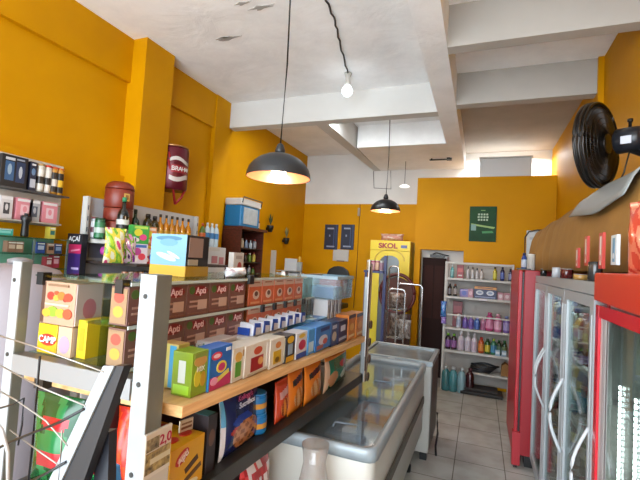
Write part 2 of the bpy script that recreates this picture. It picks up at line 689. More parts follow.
b0 = at(348, 76, Z=ZC - .03)
t = thing('bare_bulb', 'bare round white bulb glowing below the ceiling on a twisted cable', 'light bulb', (b0.x, b0.y, ZC))
G().lathe([(.028, -.13), (.03, -.10), (.022, -.05), (.04, -.001)], offwhite, seg=14).build('bulb_socket', t)
bulb_em = mat('#e8f6ff', .3, emit=3.2)
G().lathe([(.001, -.245), (.03, -.238), (.05, -.215), (.056, -.185), (.045, -.155), (.026, -.13)], bulb_em, seg=18).build('glass_globe', t)
c1, c2_, c3 = at(340, 45, Z=ZC - .02), at(335, 22, Z=ZC - .02), at(324, -4, Z=ZC - .02)
pts = []
P_ = [Vector((b0.x, b0.y, ZC - .02)), c1, c2_, c3]
for a, b in zip(P_, P_[1:]):
    for k in range(6):
        q = a.lerp(b, k / 6)
        pts.append((q.x - b0.x + .006 * math.sin(k * 2.1), q.y - b0.y, -.012 + .004 * math.cos(k * 2)))
G().tube(pts, .008, mat('#3a3636', .6)).build('ceiling_cable', t)
ld = bpy.data.lights.new('bulb_glow', 'POINT')
ld.energy = .6
ld.color = (.86, .95, 1)
ld.shadow_soft_size = .06
lo = bpy.data.objects.new('bulb_glow', ld)
COL.objects.link(lo)
lo.location = (b0.x, b0.y, ZC - .33)

# wire frame run on the back wall
g = G()
q = [at(374, 163, Y=6.893), at(374, 188, Y=6.893), at(391, 189, Y=6.893), at(391, 165, Y=6.893)]
q[0].z = q[3].z = 3.32
g.tube(q, .006, mat('#55504a', .6))
tag(g.build('surface_cable'), 'thin cable looping over the white upper back wall', 'cable')
g = G()
q0 = at(360, 205, Y=6.88)
g.tube([(q0.x, 6.885, 2.73), (q0.x, 6.885, 1.5), (q0.x - .02, 6.885, .9)], .006, mat('#6b4a20', .6))
g.box(q0.x - .03, q0.x + .01, 6.86, 6.895, 2.52, 2.66, mat('#b9a58a', .6))
tag(g.build('wall_cable'), 'thin dark cable running down the yellow back wall from a small box', 'cable')

# fan ---------------------------------------------------------------
ax = Vector((-.83, .56, 0)).normalized()
ft = thing('mounted_fan', 'black round wall fan with wire grille mounted on the yellow right wall', 'fan', (.575, 2.6, 2.42))
Mf = Vector((0, 0, 1)).rotation_difference(ax).to_matrix().to_4x4()
R_ = .228


def ring(rad, z, r, n=40):
    return [Mf @ Vector((rad * math.cos(2 * PI * i / n), rad * math.sin(2 * PI * i / n), z)) for i in range(n + 1)]


fanblack = mat('#17120f', .3)
g = G()
for rad, z, r in ((R_, .0, .009), (R_, .022, .008), (R_ * .99, -.02, .007)):
    g.tube(ring(rad, z, r), r, fanblack, 5)
g.lathe([(R_ * .99, -.02), (R_, .022)], fanblack, seg=40, M=Mf, capb=False, capt=False)
g.build('grille_rim', ft)
for nm, sgn in (('front_grille', 1), ('rear_grille', -1)):
    g = G()
    nsp = 110
    for i in range(nsp):
        a = 2 * PI * i / nsp
        pts = []
        for k in range(5):
            rr = .05 + (R_ - .05) * k / 4
            zz = sgn * (.02 + .032 * math.cos((rr / R_) * PI / 2))
            pts.append(Mf @ Vector((rr * math.cos(a), rr * math.sin(a), zz * (1 if k < 4 else .6))))
        g.tube(pts, .0026, fanblack, 4)
    for rr in (.08, .11, .14, .17, .2):
        g.tube(ring(rr, sgn * (.02 + .032 * math.cos(rr / R_ * PI / 2)), .003), .0022, fanblack, 4)
    g.lathe([(.06, sgn * .048), (.05, sgn * .056)], fanblack, seg=20, M=Mf)
    g.build(nm, ft)
for b in range(3):
    g = G()
    a0 = b * 2 * PI / 3 + .4
    P = []
    for k in range(9):
        rr = .03 + .165 * k / 8
        P.append((Mf @ Vector((rr * math.cos(a0 - .12 - .25 * math.sin(k / 8 * PI)), rr * math.sin(a0 - .12 - .25 * math.sin(k / 8 * PI)), -.018)),
                  Mf @ Vector((rr * math.cos(a0 + .35 + .2 * math.sin(k / 8 * PI)), rr * math.sin(a0 + .35 + .2 * math.sin(k / 8 * PI)), .02))))
    for k in range(8):
        g.face([P[k][0], P[k][1], P[k + 1][1], P[k + 1][0]], mat('#3a2012', .35), True)
    o = g.build('fan_blade', ft)
    sm = o.modifiers.new('thick', 'SOLIDIFY')
    sm.thickness = .003
G().lathe([(.02, -.03), (.04, -.02), (.04, .03), (.015, .04)], fanblack, seg=16, M=Mf).build('hub', ft)
g = G().lathe([(.045, -.21), (.062, -.20), (.066, -.15), (.066, -.095), (.05, -.085)], mat('#22242a', .3), seg=20, M=Mf)
mo = g.build('motor_housing', ft)
q = Mf @ Vector((0, 0, -.15))
G().lathe([(.008, 0), (.008, .035), (.013, .036), (.013, .05)], black_m, c=(q.x, q.y, .06), seg=8).build('oscillation_knob', mo)
cc = Mf @ Vector((0, -.0, -.15))
G().box(-.03, .015, -.0685, -.066, -.035, .005, mat('#c8ccd8', .4), M=Matrix.Translation(cc) @ Matrix.Rotation(math.atan2(-.61, .79) + .25, 4, 'Z')).build('rating_plate', mo)
G().tube([cc + Vector((0, 0, -.05)), cc + Vector((.06, -.05, -.10)), Vector((.33, -.30, -.10)), Vector((.365, -.33, -.10))], .016, black_m, 8).build('wall_arm', ft)
G().box(.345, .372, -.39, -.27, -.2, .0, black_m).build('wall_plate', ft, .006)
G().tube([cc + Vector((0, 0, -.06)), cc + Vector((-.02, .01, -.17)), cc + Vector((-.03, .02, -.20))], .004, black_m).build('power_cord', ft)
# ------------------------------------------------------------------ left wall: slatted board, cans, hung packs
t = thing('slat_panel', 'white slatted display board on the yellow wall with two rows of goods', 'display board', (-3.04, 1.5, 0))
g = G()
zt = 2.30
print('ZG0', at(30, 237, X=-2.86).z)
for k in range(3):
    g.box(.004, .03, -.72, .635, zt - .155 * (k + 1) + .006, zt - .155 * k, mat('#d9d2c6', .5, noise=.06, scale=5))
g.box(0, .004, -.72, .635, zt - .467, zt, mat('#8b857a', .6))
g.build('slat_board', t)
ZS1 = at(50, 194, X=-2.93).z
ZS2 = at(40, 222, X=-2.93).z
G().box(.03, .15, -.72, .615, ZS1 - .012, ZS1 - .002, mat('#4a4a4c', .4)).build('top_shelf', t)
G().box(.03, .15, -.72, .57, ZS2 - .012, ZS2 - .002, mat('#b9b2a6', .4)).build('lower_shelf', t)

yy = lambda px, py, X: at(px, py, X=X).y
gold, navy = '#c9a45a', '#1b2340'
y0, y1 = yy(-2, 175, -2.93), yy(26, 178, -2.93)
carton('boxed_glass_set', 'long black box with blue glass pictures at the end of the top wall shelf', 'box', (-2.955, (y0 + y1) / 2, ZS1), PI / 2,
       y1 - y0 - .01, .09, .21, '#15161c', [('f', 'r', .3, .5, .34, .6, '#35608e'), ('f', 'e', .3, .55, .16, .35, '#9fb6c9'), ('f', 'r', .72, .5, .34, .66, '#23395e'),
        ('f', 'e', .72, .5, .14, .4, '#c3ccd4'), ('f', 'r', .3, .88, .35, .08, '#d8d8dc'), ('f', 'r', .7, .9, .3, .05, '#9aa2b0')])
y0, y1 = yy(27, 178, -2.93), yy(35, 180, -2.93)
carton('boxed_glass_set', 'small dark blue upright box beside the long black box on wall shelf', 'box', (-2.955, (y0 + y1) / 2, ZS1), PI / 2,
       y1 - y0 - .01, .09, .2, '#232a42', [('f', 'e', .5, .65, .6, .25, '#6f8fb4'), ('f', 'r', .5, .25, .8, .3, '#c7cad4'), ('f', 'r', .5, .9, .6, .06, '#e0e0e4')])
for i, (px, top, body, lb, l2, ds) in enumerate(((39.5, '#b08e55', '#d8d2c4', '#e4ddd0', '#2a221c', 'white and gold'), (46.5, '#e23a18', '#e8e2d8', '#ece6dc', '#262020', 'white can with bright orange'),
                                  (53, '#d9571d', '#d2953a', '#2a2321', '#e8e0d4', 'orange and black'), (59, '#e07b1f', '#e0a03a', '#231d1b', '#f0c030', 'yellow-orange'))):
    o = bottle('spray_can', ['slim white-and-gold can, leftmost of the four cans on the wall shelf',
                         'white can with a bright orange top, between gold and black-banded cans',
                         'orange can with broad black band, third of four wall-shelf cans',
                         'yellow-orange can with black band, at the right end of the wall shelf'][i], 'can',
           (-2.93, yy(px, 185, -2.93), ZS1), .052, .2, 'can', body, top, lb, 'cans on the top wall shelf', l2)
packs = [(4, '#dcd8d8', '#3b3a40', 'white blister pack with a dark figure, leftmost of the hung packs'), (22.5, '#e58f9b', '#f2c6cc', 'wide pink packet hanging between white and grey packets'),
         (32.5, '#b9b9bb', '#51596a', 'narrow grey packet hanging between the two pink packets'), (48, '#e8929e', '#f0d3da', 'pink packet with pale centre, rightmost of the hung packs')]
for px, c, c2, lb in packs:
    w = .075 if px in (4, 32.5) else .11
    carton('toiletry_pack', lb, 'packet', (-2.94, yy(px, 213, -2.94), ZS2), PI / 2, w, .04, .15, c,
           [('f', 'r', .5, .45, .5, .5, c2), ('f', 'r', .5, .9, .9, .12, '#eeeaea'), ('f', 'e', .5, .5, .25, .3, c)], 'packets on the lower wall shelf')

# glass case below -----------------------------------------------------
XC = -2.86
ZG = [at(30, 237, X=XC).z, at(30, 253, X=XC).z, at(30, 268, X=XC).z]
yA, yB = yy(-8, 245, XC), yy(66, 250, XC)
t = thing('glass_case', 'green tinted glass shelf case along the left wall', 'display case', (-3.0, (yA + yB) / 2, 0))
hw = (yB - yA) / 2
G().box(-.015, 0, -hw, hw, .9, ZG[0], mat('#7fb59c', .25)).build('case_back', t)
for z in ZG + [.92]:
    G().box(.002, .17, -hw, hw, z - .01, z - .002, green_glass).build('glass_shelf', t)
for s_ in (-1, 0, 1):
    G().box(.155, .165, s_ * hw * .98 - .006, s_ * hw * .98 + .006, 0, ZG[0] - .012, mat('#6e7f78', .3, .6)).build('case_post', t)
G().box(.0, .15, -hw, hw, 0, .9, offwhite).build('case_base', t)
for i, (px, lvl, w, h, c, cc, lb) in enumerate((
        (8, 0, .10, .045, '#2fa493', '#8ad4c8', 'teal rounded packet lying on the glass case top'),
        (55.5, 0, .045, .085, '#d8c64a', '#2f6d6a', 'small green and yellow tub at right end of the glass case top'),
        (15, 1, .055, .075, '#8f6a55', '#cdb9a4', 'small brown carton on the middle glass shelf, left of its twin'),
        (22.5, 1, .055, .075, '#96705a', '#d9c5a8', 'small brown carton on the middle glass shelf, right of its twin'),
        (44, 1, .06, .08, '#2f4f9c', '#c2d0ea', 'small blue and white carton on the middle glass shelf'),
        (54, 1, .05, .075, '#b58a6c', '#3a2a24', 'tan and black small box on middle glass shelf'),
        (61.5, 1, .055, .075, '#27406f', '#8fa6c4', 'navy small box at the right end of the middle glass shelf'),
        (52, 2, .045, .08, '#a4303c', '#e0c9c9', 'small dark red box on the lowest glass shelf'),
        (59, 2, .05, .095, '#b33344', '#e7a5ab', 'taller crimson box at the right of the lowest glass shelf'))):
    z = ZG[lvl]
    carton('small_carton', lb, 'box', (XC - .055, yy(px, [232, 246, 262][lvl], XC), z), PI / 2, w, .05, h, c,
           [('f', 'r', .5, .5, .7, .35, cc), ('f', 'r', .5, .85, .8, .1, '#e8e6e0')], 'small goods on the glass case')
# black hung item
p = at(28, 228, X=-2.86)
t = thing('torch', 'black narrow item standing on the glass case beneath the pink packet', 'torch', (XC - .03, p.y, ZG[0]))
G().lathe([(.022, 0), (.024, .01), (.02, .09), (.03, .11), (.032, .14), (.02, .145)], black_m, seg=14).build('torch_body', t)
G().lathe([(.012, .145), (.012, .16)], mat('#333', .3) if False else mat('#333333', .3), seg=10).build('torch_button', t)

# AÇAÍ cardboard box ------------------------------------------------
pa, pb = at(66, 270, Y=2.165), at(81, 233, Y=2.165)
w = abs(at(81, 250, Y=2.165).x - at(66.5, 250, Y=2.165).x)
zb = at(73, 275, Y=2.165).z
zt = at(73, 233.5, Y=2.165).z
carton('sign_carton', 'tall dark carton sign reading AÇAÍ with magenta and purple bands', 'sign', ((at(66.5, 250, Y=2.165).x + at(81, 250, Y=2.165).x) / 2, 2.19, zb), 0, w, .05, zt - zb, '#23232c',
       [('f', 'r', .5, .62, 1, .24, '#c02a5c'), ('f', 'r', .5, .27, 1, .5, '#3b2268'), ('f', 'r', .62, .6, .6, .04, '#e48aa8', .15), ('f', 'r', .68, .16, .5, .05, '#b9a9d4')],
       txt=[('AÇAÍ', .5, .87, .052, '#e8e8ea', 'f')])
t = thing('display_plinth', 'narrow pale plinth beneath the dark AÇAÍ carton sign', 'plinth', ((at(66.5, 250, Y=2.165).x + at(81, 250, Y=2.165).x) / 2, 2.19, 0))
G().box(-w / 2 - .005, w / 2 + .005, -.04, .04, 0, zb - .001, mat('#cfcdc6', .5)).build('plinth_body', t)

# white perforated shelf unit with bottles ------------------------------
XU = -2.88
uy0, uy1 = at(83, 230, X=XU).y, at(194, 230, X=XU).y
uzt = at(90, 197, X=XU).z
ZD1 = at(110, 240, X=-2.70).z
ZD2 = at(120, 263, X=-2.45).z
ZD3 = at(120, 282, X=-2.45).z
t = thing('shelf_unit', 'white perforated metal shelf unit holding drinks against the left wall', 'shelf', (XU, (uy0 + uy1) / 2, 0))
hw = (uy1 - uy0) / 2
G().box(-.015, 0, -hw, hw, .1, uzt, mat('#cfd2d8', .45)).build('back_panel', t)
for s_, nm in ((-1, 0), (1, 1)):
    g = G().box(-.015, .04, s_ * hw - .012, s_ * hw + .012, 0, uzt, offwhite)
    for k in range(22):
        g.box(.0395, .0415, s_ * hw - .004, s_ * hw + .004, .2 + k * .085, .235 + k * .085, mat('#3c4656', .5))
    g.build('upright', t)
G().box(.001, .36, -hw + .014, hw - .014, ZD1 - .03, ZD1 - .001, offwhite).build('shelf_deck', t)
G().box(.001, .56, -hw + .014, hw - .014, ZD2 - .02, ZD2 - .001, mat('#3a2f2c', .5)).build('shelf_deck', t)
G().box(.001, .56, -hw + .014, hw - .014, ZD3 - .02, ZD3 - .001, offwhite).build('shelf_deck', t)
G().box(.001, .40, -hw + .014, hw - .014, .5, .53, offwhite).build('shelf_deck', t)
q0, q1 = at(90, 250, X=-2.86).y, at(107, 250, X=-2.86).y
G().box(.001, .006, q0 - (uy0 + uy1) / 2, q1 + .25 - (uy0 + uy1) / 2, ZD2 + .02, ZD1 - .035, mat('#8d98b4', .4, noise=.3, scale=6)).build('blue_backing', t)


def on(px, py, X):
    return at(px, py, X=X).y


# terracotta water filter
fy = on(118, 210, -2.72)
r = .108
t = thing('water_filter', 'tall terracotta clay water filter standing on the white shelf unit', 'water filter', (-2.715, fy, ZD1))
terra = mat('#8f3420', .4, noise=.25, scale=7)
H = at(118, 181, X=-2.72).z - ZD1
G().lathe([(r * .93, 0), (r * .97, .01), (r * .97, H * .3), (r * .93, H * .31)], terra, seg=28).build('lower_jar', t)
G().lathe([(r * .95, H * .32), (r * .99, H * .33), (r * .99, H * .52), (r * .95, H * .53)], terra, seg=28).build('middle_jar', t)
G().lathe([(r * .95, H * .54), (r, H * .55), (r, H * .84), (r * .96, H * .85)], terra, seg=28).build('upper_jar', t)
G().lathe([(r * 1.0, H * .855), (r * 1.0, H * .88), (r * .9, H * .94), (r * .6, H * .985), (r * .2, H)], terra, seg=28).build('lid', t)
g = G()
a = math.atan2(0 - fy, 0 + 2.715) + .5
for (rr, zz) in ((r, H * .72),):
    p0 = Vector((math.cos(a), math.sin(a), 0)) * rr * 1.0
    Mq = Matrix.Translation(p0 + Vector((0, 0, zz))) @ Matrix.Rotation(a, 4, 'Z')
    g.box(-.004, .003, -.022, .022, -.03, .03, mat('#d9b25a', .4), M=Mq)
    g.box(.003, .005, -.012, .012, -.018, .018, mat('#8f5a24', .4), M=Mq)
g.build('sticker', t)

BG = 'bottles on the white perforated shelf'
rows = [(93.5, -2.80, .05, .17, 'can', '#9a9fa2', '#7a3038', '#c8cacc', '#5d2a38', 'slim silver can beside the perforated upright'),
        (99, -2.70, .075, .16, 'can', '#1d5a3a', '#20492f', '#2f7a4e', '#b9c8bd', 'green beer can left of the terracotta filter'),
        (121.5, -2.55, .088, .33, 'wine', '#0e1412', '#2c8a5c', '#d9dad2', '#1b1b1b', 'black bottle with green neck in front of the terracotta filter'),
        (133.5, -2.68, .078, .27, 'wine', '#123a24', '#14231a', '#b9c9b4', '#2a5a3a', 'dark green bottle right of the terracotta filter'),
        (146.5, -2.68, .08, .25, 'round', '#33300f', '#1c1612', '#6b6330', '#d9d2a0', 'squat olive bottle, left of two with yellow labels'),
        (153.5, -2.68, .072, .24, 'round', '#3a3310', '#1a1512', '#7c6a35', '#d8cf98', 'squat olive bottle, right of two, beside the amber bottles')]
for (px, X, w, h, kd, b, c, l1, l2, lb) in rows:
    bottle('liquor_bottle' if kd != 'can' else 'beer_can', lb, 'bottle' if kd != 'can' else 'can', (X, on(px, 238, X), ZD1), w, h, kd, b, c, l1, None, l2)
amber = []
pxs = [159, 165, 170.8, 176, 181.5, 187.3]
for i, px in enumerate(pxs):
    lb = 'amber yellow bottle with black cap, %s of six in the row' % ['leftmost', 'second from left', 'third from left', 'fourth from left', 'fifth from left', 'rightmost'][i]
    if i == 0:
        am = bottle('amber_bottle', lb, 'bottle', (-2.68, on(px, 238, -2.68), ZD1), .062, .265, 'wine', '#d98a00', '#2a1c14', '#e8b020', 'amber bottles in a row', '#f2d25a')
    else:
        dup(am, (-2.68, on(px, 238, -2.68), ZD1), label=lb)

# bright candy bags and cartons on the second deck
def blotch(cols, f=3.1, s=0.):
    def fn(u, v):
        k = math.sin(f * 2.3 * u + s) * math.cos(f * 1.7 * v + 2 * s) + .5 * math.sin(f * 4 * (u + v) + s * 3)
        return cols[int((k + 1.5) / 3 * len(cols)) % len(cols)]
    return fn


for i, (px, X, w, h, cols, lb) in enumerate((
        (114, -2.42, .15, .25, ('#b6d93a', '#7db83a', '#e8d84a', '#e8e8c8', '#d84a7a'), 'lime green candy bag with pink spots, leftmost of the bright bags'),
        (127, -2.44, .13, .22, ('#8a4aa8', '#e89ac8', '#7ab83a', '#f0e0f0', '#5a2a78'), 'purple and pink candy bag between lime and green ones'))):
    pouch('candy_bag', lb, 'bag', (X, on(px, 255, X), ZD2), PI / 2 - .35, w, .06, h, blotch(cols, 3.2, i * 1.3), 'bright candy bags', nx=30, nz=36)
for i, (px, z, w, h, c, a_, lb) in enumerate((
        (137, 0, .13, .15, '#e8e0ea', ('#c04a9a', '#e84a5a', '#4a7ac8'), 'white and pink carton at the foot of the bright carton pile'),
        (147.5, 0, .085, .15, '#e0342c', ('#f0e8e0', '#3a6ac0', '#e8c83a'), 'red and white carton at the right foot of the bright carton pile'),
        (137, 1, .13, .14, '#3fae4a', ('#e8e03a', '#e84a8a', '#b8e05a'), 'green carton stacked on the white and pink carton'),
        (147.5, 1, .085, .135, '#f09a6a', ('#f0e03a', '#e85a3a', '#f8e8d8'), 'orange-pink carton stacked on the red and white carton'))):
    X = -2.44
    carton('candy_carton', lb, 'box', (X, on(px, 255, X), ZD2 + z * .151), PI / 2 - .3, w, .07, h, c,
           [('f', 'e', .35, .6, .5, .4, a_[0]), ('f', 'e', .65, .35, .45, .35, a_[1]), ('f', 'r', .5, .88, .8, .14, a_[2]), ('f', 'e', .3, .2, .25, .2, '#f6f2e8')], 'bright candy cartons')
cols = ['#b07a5a', '#d8c8b8', '#8a5a4a', '#c8a890', '#4a5a78', '#e0d0c8', '#3a3a42', '#9a5a6a']
for i in range(6):
    px = 125 + i * 5.2
    jar_lb = '%s small jar, %s along the dark row under the bright bags' % (['brown', 'cream', 'dark brown', 'tan', 'blue-grey', 'pale', 'black', 'mauve'][i], ORD[i])
    bottle('spice_jar', jar_lb, 'jar', (-2.40, on(px, 270, -2.4), ZD3), .045, .085, 'can', cols[i], '#2a2422', '#d9cfc4' if i % 2 else '#a89080', 'jars on the lower white deck')
p = at(106, 247, X=-2.5)
t = thing('pink_rosette', 'small magenta round ornament hanging before the blue backing of the shelf', 'ornament', (-2.5, p.y, ZD1 - .03))
G().lathe([(.002, -.09), (.03, -.08), (.038, -.055), (.03, -.03), (.004, -.022)], mat('#b03a9a', .4), seg=14).build('round_body', t)
G().tube([(0, 0, -.025), (0, 0, -.001)], .002, black_m).build('hanging_string', t)

# right of the unit: small bottles on a display stand -------------------------
sy0, sy1 = on(200, 260, -2.6), on(217, 260, -2.6)
zst = at(205, 246, X=-2.7).z
t = thing('display_stand', 'white display stand with pink pictures between shelf unit and brown cabinet', 'stand', (-2.84, uy1 + .21, 0))
hw = .17
G().box(-.10, .12, -hw, hw, 0, zst - .002, mat('#dcdcdc', .5)).build('stand_body', t)
g = G()
for (a_, b_, z_) in ((-.5, .1, .12), (.3, .8, .13), (-.4, .2, .3), (.3, .9, .31)):
    g.box(.1201, .123, a_ * hw, b_ * hw, zst - z_ - .06, zst - z_ + .02, mat('#c8848c', .5))
g.build('picture_panel', t)
for i, (px, b, c, l, lb) in enumerate(((194.5, '#5a7a2a', '#c8502a', '#d86a2a', 'green and orange small bottle beside the blue-labelled bottles'),
                                       (199.3, '#cfe4ee', '#e8eef2', '#3a8ac8', 'clear bottle with blue label, leftmost of three'),
                                       (205.2, '#cfe4ee', '#e8eef2', '#3a8ac8', 'clear bottle with blue label, middle of three'),
                                       (211, '#cfe4ee', '#e8eef2', '#3a8ac8', 'clear bottle with blue label, rightmost of three'))):
    bottle('water_bottle' if i else 'sauce_bottle', lb, 'bottle', (-2.84, uy1 + .09 + .082 * i, zst), .068, .265 if i else .25, 'pet', b, c, l, 'blue-labelled bottles on the stand' if i else None)

# giant can hanging on the wall with red ribbon -----------------------------
cz0, cz1 = 2.315, 2.76
t = thing('hanging_can', 'large maroon beer can decoration hanging high on the yellow wall', 'decoration', (-2.95, 3.24, 0))
r = .145
mar = mat('#6a1426', .3, .3)
G().lathe([(r * .9, cz0), (r, cz0 + .02), (r, cz1 - .035), (r * .93, cz1 - .012)], mar, seg=32).build('can_body', t)
G().lathe([(r * .95, cz1 - .012), (r * .97, cz1 + .0), (r * .9, cz1 + .004)], mat('#b98a5a', .3, .8), seg=32).build('can_rim', t)
a0 = math.atan2(-3.26, 2.97) + .35
g = G()
h_ = cz1 - cz0


def arc(rr, a1, a2, z1, z2, m_, n=8, zf=None):
    for k in range(n):
        u0, u1 = k / n, (k + 1) / n
        q0, q1 = a1 + (a2 - a1) * u0, a1 + (a2 - a1) * u1
        d0, d1 = (zf(u0), zf(u1)) if zf else (0, 0)
        g.face([(rr * math.cos(q0), rr * math.sin(q0), z1 + d0), (rr * math.cos(q1), rr * math.sin(q1), z1 + d1),
                (rr * math.cos(q1), rr * math.sin(q1), z2 + d1), (rr * math.cos(q0), rr * math.sin(q0), z2 + d0)], m_)


arc(r * 1.006, a0 - .6, a0 + .9, cz0 + h_ * .62, cz0 + h_ * .70, mat('#d8cfc8', .4), zf=lambda u: .02 * math.sin(u * 5))
arc(r * 1.006, a0 - .6, a0 + .9, cz0 + h_ * .22, cz0 + h_ * .32, mat('#d8cfc8', .4), zf=lambda u: -.02 * math.sin(u * 5))
arc(r * 1.008, a0 - .5, a0 + .85, cz0 + h_ * .38, cz0 + h_ * .55, mat('#a01c2c', .4))
g.build('printed_swoosh', t)
for k, ch in enumerate('BRAHMA'):
    q = a0 - .36 + k * .235
    text(ch, t, (r * 1.025 * math.cos(q), r * 1.025 * math.sin(q), cz0 + h_ * .465), .062, mat('#f0ece8', .4), rz=q + PI / 2)
g = G()
w_ = .012
for (pa, pb) in (((.06, -.14, cz1 - .16), (.075, -.02, cz0 - .14)), ((.12, .06, cz0 + .02), (.075, -.02, cz0 - .14)), ((.05, -.128, cz1 - .08), (.06, -.125, cz1 - .16))):
    g.tube([pa, ((pa[0] + pb[0]) / 2 + .012, (pa[1] + pb[1]) / 2, (pa[2] + pb[2]) / 2 - .01), pb], w_, mat('#a81820', .5), 6)
g.build('red_ribbon', t)

# brown cabinet with cool box -----------------------------------------------
t = thing('display_cabinet', 'dark reddish wooden cabinet with open front of bottles against left wall', 'cabinet', (-3.0, 4.31, 0))
D, Wd, Hc = .22, .57, 2.03
G().box(-.09, D, 0, .02, 0, Hc, darkwood).build('side_panel', t)
G().box(-.09, D, Wd - .02, Wd, 0, Hc, darkwood).build('side_panel', t)
G().box(-.095, -.08, .02, Wd - .02, 0, Hc, mat('#120c0c', .6)).build('back_panel', t)
G().box(-.09, D + .03, -.02, Wd + .03, Hc, Hc + .035, darkwood).build('cabinet_top', t)
shz = (1.05, 1.25, 1.45, 1.62, 1.80)
for z in shz:
    G().box(-.08, D - .02, .021, Wd - .021, z - .015, z - .001, mat('#2a1512', .5)).build('cabinet_shelf', t)
G().box(-.08, D, .021, Wd - .021, 0, .95, darkwood).build('cabinet_door', t)
G().box(D - .03, D + .02, .0 - .006, .0 - .001, 1.42, 1.50, mat('#e6e6e6', .5)).build('white_tag', t) if False else G().box(.06, .12, -.005, -.0005, 1.50, 1.575, mat('#e6e6e6', .5)).build('white_tag', t)
names = ['white', 'pale blue', 'cream', 'yellow', 'clear', 'green', 'dark', 'silver']
cl = ['#e4e4ea', '#9ab0d0', '#e0d6bc', '#d8c050', '#c8d4dc', '#6a8a3a', '#40302c', '#b0b4bc']
lvln = ['lowest', 'second lowest', 'middle', 'upper', 'top']
rnd = random.Random(3)
for li, z in enumerate(shz):
    for k in range(5):
        q = rnd.randrange(8)
        bottle('miniature_bottle', '%s little bottle, %s from the left on the cabinet\'s %s shelf' % (names[q], ORD[k], lvln[li]), 'bottle',
               (-2.87, 4.31 + .07 + k * .105, z), .05, .10 + .03 * rnd.random(), rnd.choice(('wine', 'round', 'pet')), cl[q], '#e8e8e8' if k % 2 else '#c04a3a', None, 'bottles inside the brown cabinet')
zc = Hc + .036
t = thing('cool_box', 'blue cool box with white lid sitting on top of the brown cabinet', 'cool box', (-2.955, 4.33, zc))
G().box(-.10, .14, 0, .46, 0, .27, mat('#1583c0', .4)).build('box_body', t, .012)
G().box(-.105, .155, -.01, .475, .272, .36, white_m).build('lid', t, .018)
G().box(.141, .146, .06, .40, .04, .25, mat('#c9d3d8', .4, noise=.2, scale=14)).build('side_label', t)
G().tube([(.155, -.0, .30), (.17, .0, .37), (.17, .46, .37), (.155, .46, .30)], .008, mat('#3a3f48', .4)).build('carry_handle', t)
bottle('small_jar', 'small dark jar on the cabinet top to the right of the cool box', 'jar', (-2.87, 4.85, zc), .05, .15, 'round', '#4a2a20', '#b0a090', '#d8c8b0')

# things along the far left: wall planters, white boards and machine --------------
for i, (px, py, lb) in enumerate(((270, 232, 'black little wall planter with upright leaf, nearer the brown cabinet'), (286, 244, 'black little wall planter with pale leaf, nearer the far corner'))):
    p = at(px, py, X=-3.03)
    t = thing('wall_planter', lb, 'planter', (-3.1, p.y, p.z), 0, 'small planters on the left wall')
    G().lathe([(.03, 0), (.05, .06), (.055, .10)], black_m, c=(.07, 0, 0), seg=14).build('pot', t)
    G().box(.0, .03, -.01, .01, .03, .07, black_m).build('bracket', t)
    g = G()
    for k in range(5):
        a = k * 1.3
        b = Vector((.07, 0, .10))
        tip = b + Vector((.04 * math.cos(a), .05 * math.sin(a), .19 - .03 * (k % 2)))
        mid = b.lerp(tip, .5)
        sd = Vector((-math.sin(a), math.cos(a), 0)) * .016
        g.face([b, mid + sd, tip, mid - sd], mat('#3d4a20' if i == 0 else '#8a8a5a', .5), True)
    g.build('leaves', t)
p0, p1 = at(262.5, 279, Y=5.5), at(275, 250, Y=5.5)
t = thing('counter_table', 'narrow counter under the white machine in the far left corner', 'counter', (-2.6, 6.0, 0))
zm = at(285, 279, Y=5.8).z
G().box(-.42, .18, -.45, .3, zm - .04, zm - .002, offwhite).build('counter_top', t)
G().box(-.40, .16, -.43, .28, 0, zm - .045, mat('#8c8880', .5)).build('counter_body', t)
xw0, xw1 = at(262.5, 265, Y=5.7).x, at(275, 265, Y=5.7).x
carton('leaf_board', 'white board printed with a green oval, left of the white machine', 'board', ((xw0 + xw1) / 2, 5.72, zm), 0, xw1 - xw0 - .01, .03,
       at(268, 250, Y=5.7).z - zm, '#dfe0dc', [('f', 'e', .4, .62, .45, .5, '#5f8a5a'), ('f', 'e', .4, .62, .3, .36, '#c9d4c4'), ('f', 'r', .5, .15, .7, .06, '#8fa08a')])
xm0, xm1 = at(277, 265, Y=5.8).x, at(299, 265, Y=5.8).x
wm = xm1 - xm0
t = thing('weighing_scale', 'white shop scale machine with upright panel on the far counter', 'scale', ((xm0 + xm1) / 2, 5.9, zm))
G().box(-wm / 2, wm / 2, -.14, .14, 0, .10, mat('#c4c8cc', .4)).build('scale_body', t, .01)
G().box(-wm * .48, wm * .48, -.13, .05, .125, .135, steel).box(-.02, .02, -.05, 0, .1, .125, steel).build('weighing_plate', t)
G().box(-wm * .36, wm * .2, .06, .09, .1, .33, mat('#dfe2e4', .4)).build('upright_panel', t, .004)
G().box(wm * .3, wm * .48, .0, .05, .1, .28, mat('#a8b0b4', .3)).build('display_column', t)
G().lathe([(.02, .28), (.026, .30), (.02, .35), (.008, .37)], mat('#d9b040', .4), c=(wm * .38, .02, 0), seg=12).build('yellow_knob', t)

# back wall ------------------------------------------------------------------
def flat_y(px0, py0, px1, py1, Y):
    a_, b_ = at(px0, (py0 + py1) / 2, Y=Y), at(px1, (py0 + py1) / 2, Y=Y)
    c_, d_ = at((px0 + px1) / 2, py0, Y=Y), at((px0 + px1) / 2, py1, Y=Y)
    return a_.x, b_.x, d_.z, c_.z


